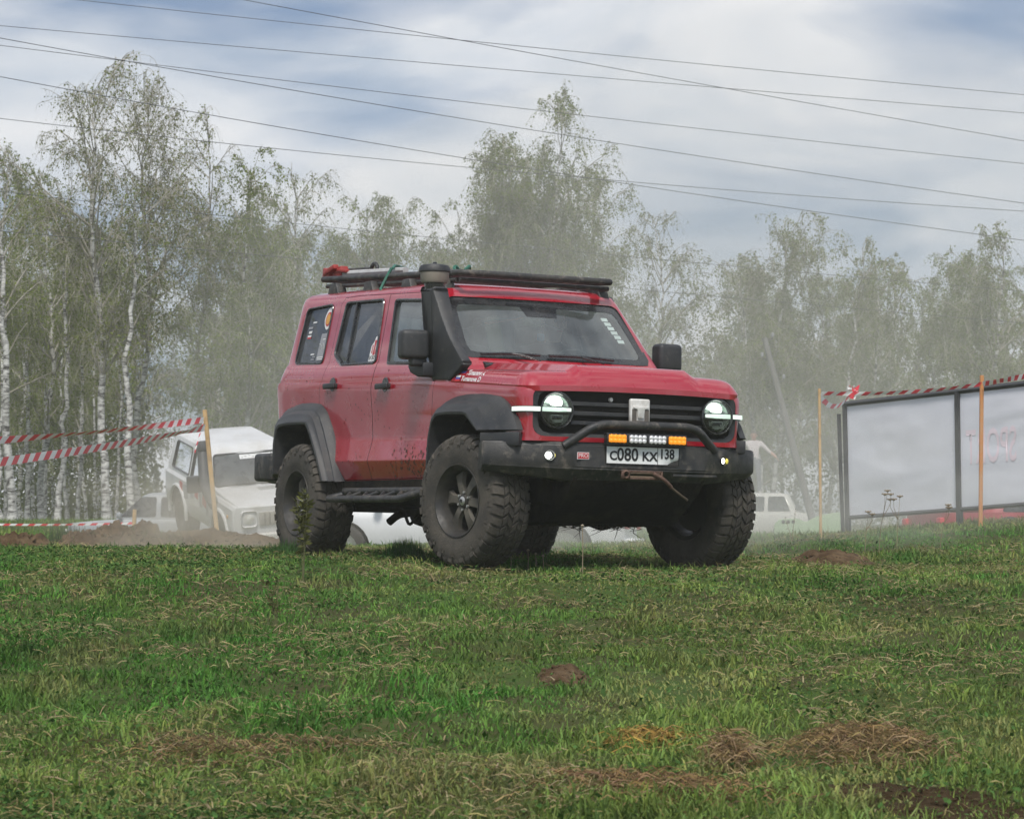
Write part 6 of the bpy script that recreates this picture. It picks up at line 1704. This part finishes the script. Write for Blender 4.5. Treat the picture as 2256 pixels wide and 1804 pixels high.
hay(1605, 1690, .10, .16, .12, 500, 32, 'small upright tuft of pale hay beside the wide clump', (.27, .20, .11))
hay(560, 1670, .62, .45, .04, 800, 33, 'long flat drift of brown hay along the foot of the slope', (.22, .16, .09))
hay(1430, 1636, .18, .22, .03, 300, 34, 'streak of golden straw lying in the green grass', (.36, .24, .08))
hay(1450, 1745, .45, .35, .03, 900, 35, 'thin scatter of brown hay below the golden straw', (.25, .17, .09))

# ================================================================ single plants
M_weed = mat('weed_stem_green', (.10, .10, .04), .8)
M_dry = mat('dry_stalk', (.30, .24, .16), .9, var=(.2, .15, .1), scale=20)
M_weedleaf = attr_mat('weed_leaf', .65, .3)
def leaves_on(paths, n, sz, col, seed, parent, name='leaves'):
    q = np.random.default_rng(seed); C = []
    for p in paths:
        P = np.array([list(v) for v in p]); t = q.uniform(.25, 1, n // len(paths)); pts, _ = interp_path(P, t); C.append(pts)
    C = np.concatenate(C); m = len(C); az = q.uniform(0, 6.28, m); a = np.stack([np.cos(az), np.sin(az), q.uniform(-.2, .9, m)], 1); a /= np.linalg.norm(a, axis=1, keepdims=True)
    b = np.cross(a, q.normal(0, 1, (m, 3))); b /= np.linalg.norm(b, axis=1, keepdims=True); s = sz * q.uniform(.5, 1.3, (m, 1))
    V = np.stack([C, C + a * s * .5 + b * s * .22, C + a * s, C + a * s * .5 - b * s * .22], 1).reshape(-1, 3)
    o = fastmesh(name, V, 4, M_weedleaf, None, np.repeat(np.array(col) * q.uniform(.6, 1.4, (m, 1)), 4, 0)); o.parent = parent; o['kind'] = 'stuff'
    return o
def weed(u, v, hpx, label, seed, col, leafn=140, leafs=.035, dry=False, umbel=False, nst=3, spread=.25, dep=None, bare=False):
    c = ground_hit(u, v) if dep is None else Vector((pix(u, v, dep).x, dep, gz(pix(u, v, dep).x, dep)))
    q = random.Random(seed); H = hpx / FPX * c.y
    t = empty('weed_plant', c, (0, 0, 0), label, 'plant'); paths = []
    for k in range(nst):
        az = q.uniform(0, 6.28); o_ = q.uniform(.3, 1) * spread * H; h_ = H * q.uniform(.7, 1.0) if k else H
        paths.append([Vector((0, 0, -.02)), Vector((math.cos(az) * o_ * .3, math.sin(az) * o_ * .3, h_ * .45)), Vector((math.cos(az) * o_ * .7, math.sin(az) * o_ * .7, h_ * .75)), Vector((math.cos(az) * o_, math.sin(az) * o_, h_))])
        if umbel:
            for j in range(2):
                b = paths[k * 1][2] if False else Vector((math.cos(az) * o_ * .5, math.sin(az) * o_ * .5, h_ * .6)); az2 = q.uniform(0, 6.28); paths.append([b, b + Vector((math.cos(az2), math.sin(az2), 1.4)) * h_ * .08, b + Vector((math.cos(az2), math.sin(az2), 1.6)) * h_ * .14, b + Vector((math.cos(az2) * .8, math.sin(az2) * .8, 1.9)) * h_ * .18])
    for p in paths: tube('stem', p, [.003, .0025, .002, .0015], M_dry if dry else M_weed, t, 5)
    if umbel:
        for p in paths:
            lst = []
            for j in range(12):
                a = 6.283 * j / 12; lst.append(([p[-1], p[-1] + Vector((math.cos(a) * .016, math.sin(a) * .016, .012)), p[-1] + Vector((math.cos(a) * .026, math.sin(a) * .026, .014 + .004 * (j % 2)))], [.002, .0025, .006]))
            tubes('umbel', lst, M_dry, t, 5)
    if leafn and not bare: leaves_on(paths, leafn, leafs, col, seed, t)
    return t
# torn turf and dry grass on the big dirt heap
q_ = np.random.default_rng(77); nn_ = 900; a_ = q_.normal(0, .45, (2, nn_)); hx_, hy_ = pix(285, 1200, 25).x, 25.0
xx_ = hx_ + a_[0] * .75; yy_ = hy_ + a_[1] * .40
V, T, CC = blades(nn_, (xx_, yy_), q_.uniform(.03, .10, nn_), q_.uniform(.002, .005, nn_), np.clip(q_.normal(.9, .3, nn_), .1, 1.3), np.array([.16, .12, .07]) * q_.uniform(.4, 1.6, (nn_, 1)) * np.where(q_.random((nn_, 1)) < .3, np.array([[.5, 1.1, .5]]), 1.0), q_)
V[:, 2] += np.repeat(.17 * np.clip(1 - (a_ ** 2).sum(0), 0, 1) * .95, 5)
turf = fastmesh('torn_turf', V, 3, M_grass, None, CC, loops=T); tag(turf, 'torn grass and roots sticking out of the big dirt heap', 'turf', kind='stuff')
weed(668, 1285, 205, 'tall olive weed with leafy tops growing in front of the rear wheel', 3, (.115, .120, .035), 230, .045, nst=4, spread=.16)
weed(610, 1395, 120, 'thin sprawling weed with few leaves on the meadow below the rear wheel', 4, (.10, .10, .035), 70, .03, nst=3, spread=.3)
for k, (u, v, hp, lab) in enumerate(((1935, 1180, 135, 'tallest dry umbel weed standing against the banner cloth'), (1975, 1180, 120, 'forked dry umbel weed next to the tallest one at the banner'), (1905, 1180, 90, 'bent dry weed at the banner corner post'), (2070, 1175, 95, 'thin dry weed between the fence post and the orange-brown stake'))):
    weed(u, v, hp, lab, 20 + k, (.14, .10, .06), 0, .02, True, True, 1, .22, 22.5)
weed(1745, 1180, 80, 'thin bare stalk standing in front of the pale green barrier', 31, (.1, .1, .05), 12, .02, True, False, 2, .3, 24)
for k, (u, v, hp) in enumerate(((1125, 1262, 40), (1163, 1258, 46), (1180, 1260, 40), (1196, 1262, 38), (1283, 1268, 110))):
    c = ground_hit(u, v); H = hp / FPX * c.y
    t = empty('dandelion', c, (0, 0, 0), 'pale dandelion seed head on a short stalk by the front wheel' if k < 4 else 'tall thin seed-head stalk rising in front of the skid plate', 'plant', 'dandelions by the wheel' if k < 4 else None)
    tube('stem', [(0, 0, 0), (.004, 0, H * .6), (0, 0, H)], .003, M_dry, t, 5)
    bm = bmesh.new(); bmesh.ops.create_icosphere(bm, subdivisions=2, radius=.010)
    for v_ in bm.verts: v_.co = v_.co * random.Random(v_.index).uniform(.4, 1.3) + Vector((0, 0, H))
    bmobj('seed_head', bm, mat('seed_fluff', (.34, .28, .20), .9), t, 180)
def tuft(u, v, hpx, rpx, n, seed, label, col, lean=.35, dep=None):
    c = ground_hit(u, v) if dep is None else Vector((pix(u, v, dep).x, dep, gz(pix(u, v, dep).x, dep)))
    q = np.random.default_rng(seed); k = c.y / FPX; rr = rpx * k
    a = q.normal(0, .5, (2, n)); x = c.x + a[0] * rr; y = c.y + a[1] * rr * 1.2
    V, T, CC = blades(n, (x, y), hpx * k * q.uniform(.45, 1.1, n) * np.clip(1.15 - (a ** 2).sum(0) * .5, .3, 1.2), q.uniform(.002, .004, n), np.clip(q.normal(lean, .25, n), .02, 1.1), np.array(col) * q.uniform(.6, 1.4, (n, 1)), q)
    V = V - np.array(c); o = fastmesh('grass_tuft', V, 3, M_grass, None, CC, loops=T); o.location = c
    return tag(o, label, 'grass tuft', kind='stuff')
tuft(893, 1232, 52, 46, 900, 41, 'bright green grass tuft between the wheels of the red vehicle', (.045, .125, .030), .3)
tuft(1545, 1255, 46, 50, 420, 42, 'tuft of grass with dry stalks at the far front wheel', (.14, .16, .06), .4)
tuft(1518, 1250, 62, 12, 26, 43, 'few bleached stalks sticking up beside the far front wheel', (.36, .30, .18), .15)['kind'] = 'stuff'
tuft(150, 1205, 60, 60, 420, 44, 'dark grass tuft growing behind the small dirt heap', (.05, .085, .03), .2, 25.5)
tuft(640, 1222, 40, 60, 700, 45, 'green grass tuft at the foot of the rear wheel', (.055, .120, .035), .35)
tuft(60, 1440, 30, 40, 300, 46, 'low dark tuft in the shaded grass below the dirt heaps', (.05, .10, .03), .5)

# ================================================================ dust in the air
def dust_mat(name, col, dens, ani):
    m = bpy.data.materials.new(name); m.use_nodes = True
    nt = m.node_tree; nt.nodes.remove(nt.nodes['Principled BSDF'])
    pv = nt.nodes.new('ShaderNodeVolumePrincipled'); pv.inputs['Color'].default_value = (*col, 1); pv.inputs['Density'].default_value = dens; pv.inputs['Anisotropy'].default_value = ani
    nt.links.new(pv.outputs['Volume'], nt.nodes['Material Output'].inputs['Volume'])
    return m
haze = box('haze', (0, 80, 9.6), (264, 246, 25.2), dust_mat('dust_haze', (.96, .945, .89), .0015, .25)); tag(haze, 'thin dust haze hanging over the whole field', 'haze', kind='stuff')
bm = bmesh.new(); bmesh.ops.create_icosphere(bm, subdivisions=4, radius=1)
for v in bm.verts:
    k = 1 + .18 * mnoise.noise(v.co * 1.7) + .09 * mnoise.noise(v.co * 4.1)
    v.co = Vector((v.co.x * 10.5 * k + 4.2, v.co.y * 24 * k + 50, v.co.z * 8.5 * k + 1.9))
dust = bmobj('dust_cloud', bm, dust_mat('raised_dust', (.96, .935, .85), .0105, .25), None, 180); tag(dust, 'pale cloud of raised dust drifting between the red vehicle and the birches', 'dust', kind='stuff')

def puff(c, r, dens, col, label, seed):
    """a drifting puff of dust: density falls off to nothing at the surface and breaks up in eddies"""
    bm = bmesh.new(); bmesh.ops.create_icosphere(bm, subdivisions=3, radius=1)
    m = bpy.data.materials.new('dust_puff'); m.use_nodes = True; nt = m.node_tree; nt.nodes.remove(nt.nodes['Principled BSDF'])
    N = nt.nodes.new; t = N('ShaderNodeTexCoord'); ln = N('ShaderNodeVectorMath'); ln.operation = 'LENGTH'; nt.links.new(t.outputs['Object'], ln.inputs[0])
    mr = N('ShaderNodeMapRange'); mr.interpolation_type = 'SMOOTHSTEP'; mr.inputs[1].default_value = 1.0; mr.inputs[2].default_value = .15; mr.inputs[3].default_value = 0; mr.inputs[4].default_value = dens
    nt.links.new(ln.outputs['Value'], mr.inputs[0])
    ad = N('ShaderNodeVectorMath'); ad.operation = 'ADD'; ad.inputs[1].default_value = (seed * 3.7, seed, 0); nt.links.new(t.outputs['Object'], ad.inputs[0])
    nz = N('ShaderNodeTexNoise'); nz.inputs['Scale'].default_value = 2.4; nz.inputs['Detail'].default_value = 3; nt.links.new(ad.outputs[0], nz.inputs['Vector'])
    m2 = N('ShaderNodeMapRange'); m2.inputs[1].default_value = .35; m2.inputs[2].default_value = .65; nt.links.new(nz.outputs['Fac'], m2.inputs[0])
    mu = N('ShaderNodeMath'); mu.operation = 'MULTIPLY'; nt.links.new(mr.outputs[0], mu.inputs[0]); nt.links.new(m2.outputs[0], mu.inputs[1])
    pv = N('ShaderNodeVolumePrincipled'); pv.inputs['Color'].default_value = (*col, 1); nt.links.new(mu.outputs[0], pv.inputs['Density'])
    nt.links.new(pv.outputs['Volume'], nt.nodes['Material Output'].inputs['Volume'])
    o = bmobj('dust_puff', bm, m, None, 180); o.location = c; o.scale = r
    return tag(o, label, 'dust', kind='stuff')
puff((-2.6, 23.6, gz(-2.6, 23.6) + .25), (1.8, 1.4, .85), .75, (.93, .86, .74), 'brownish dust rolling off the rear wheel over the soil bank', 1)
puff((3.0, 23.5, gz(3.0, 23.5) + .35), (2.8, 2.4, 1.2), .30, (.95, .93, .87), 'thin pale dust drifting over the grass hump', 2)
puff((.6, 24.5, gz(.6, 24.5) + .2), (2.4, 2.2, .9), .42, (.95, .93, .87), 'dust hanging low behind the red vehicle', 3)
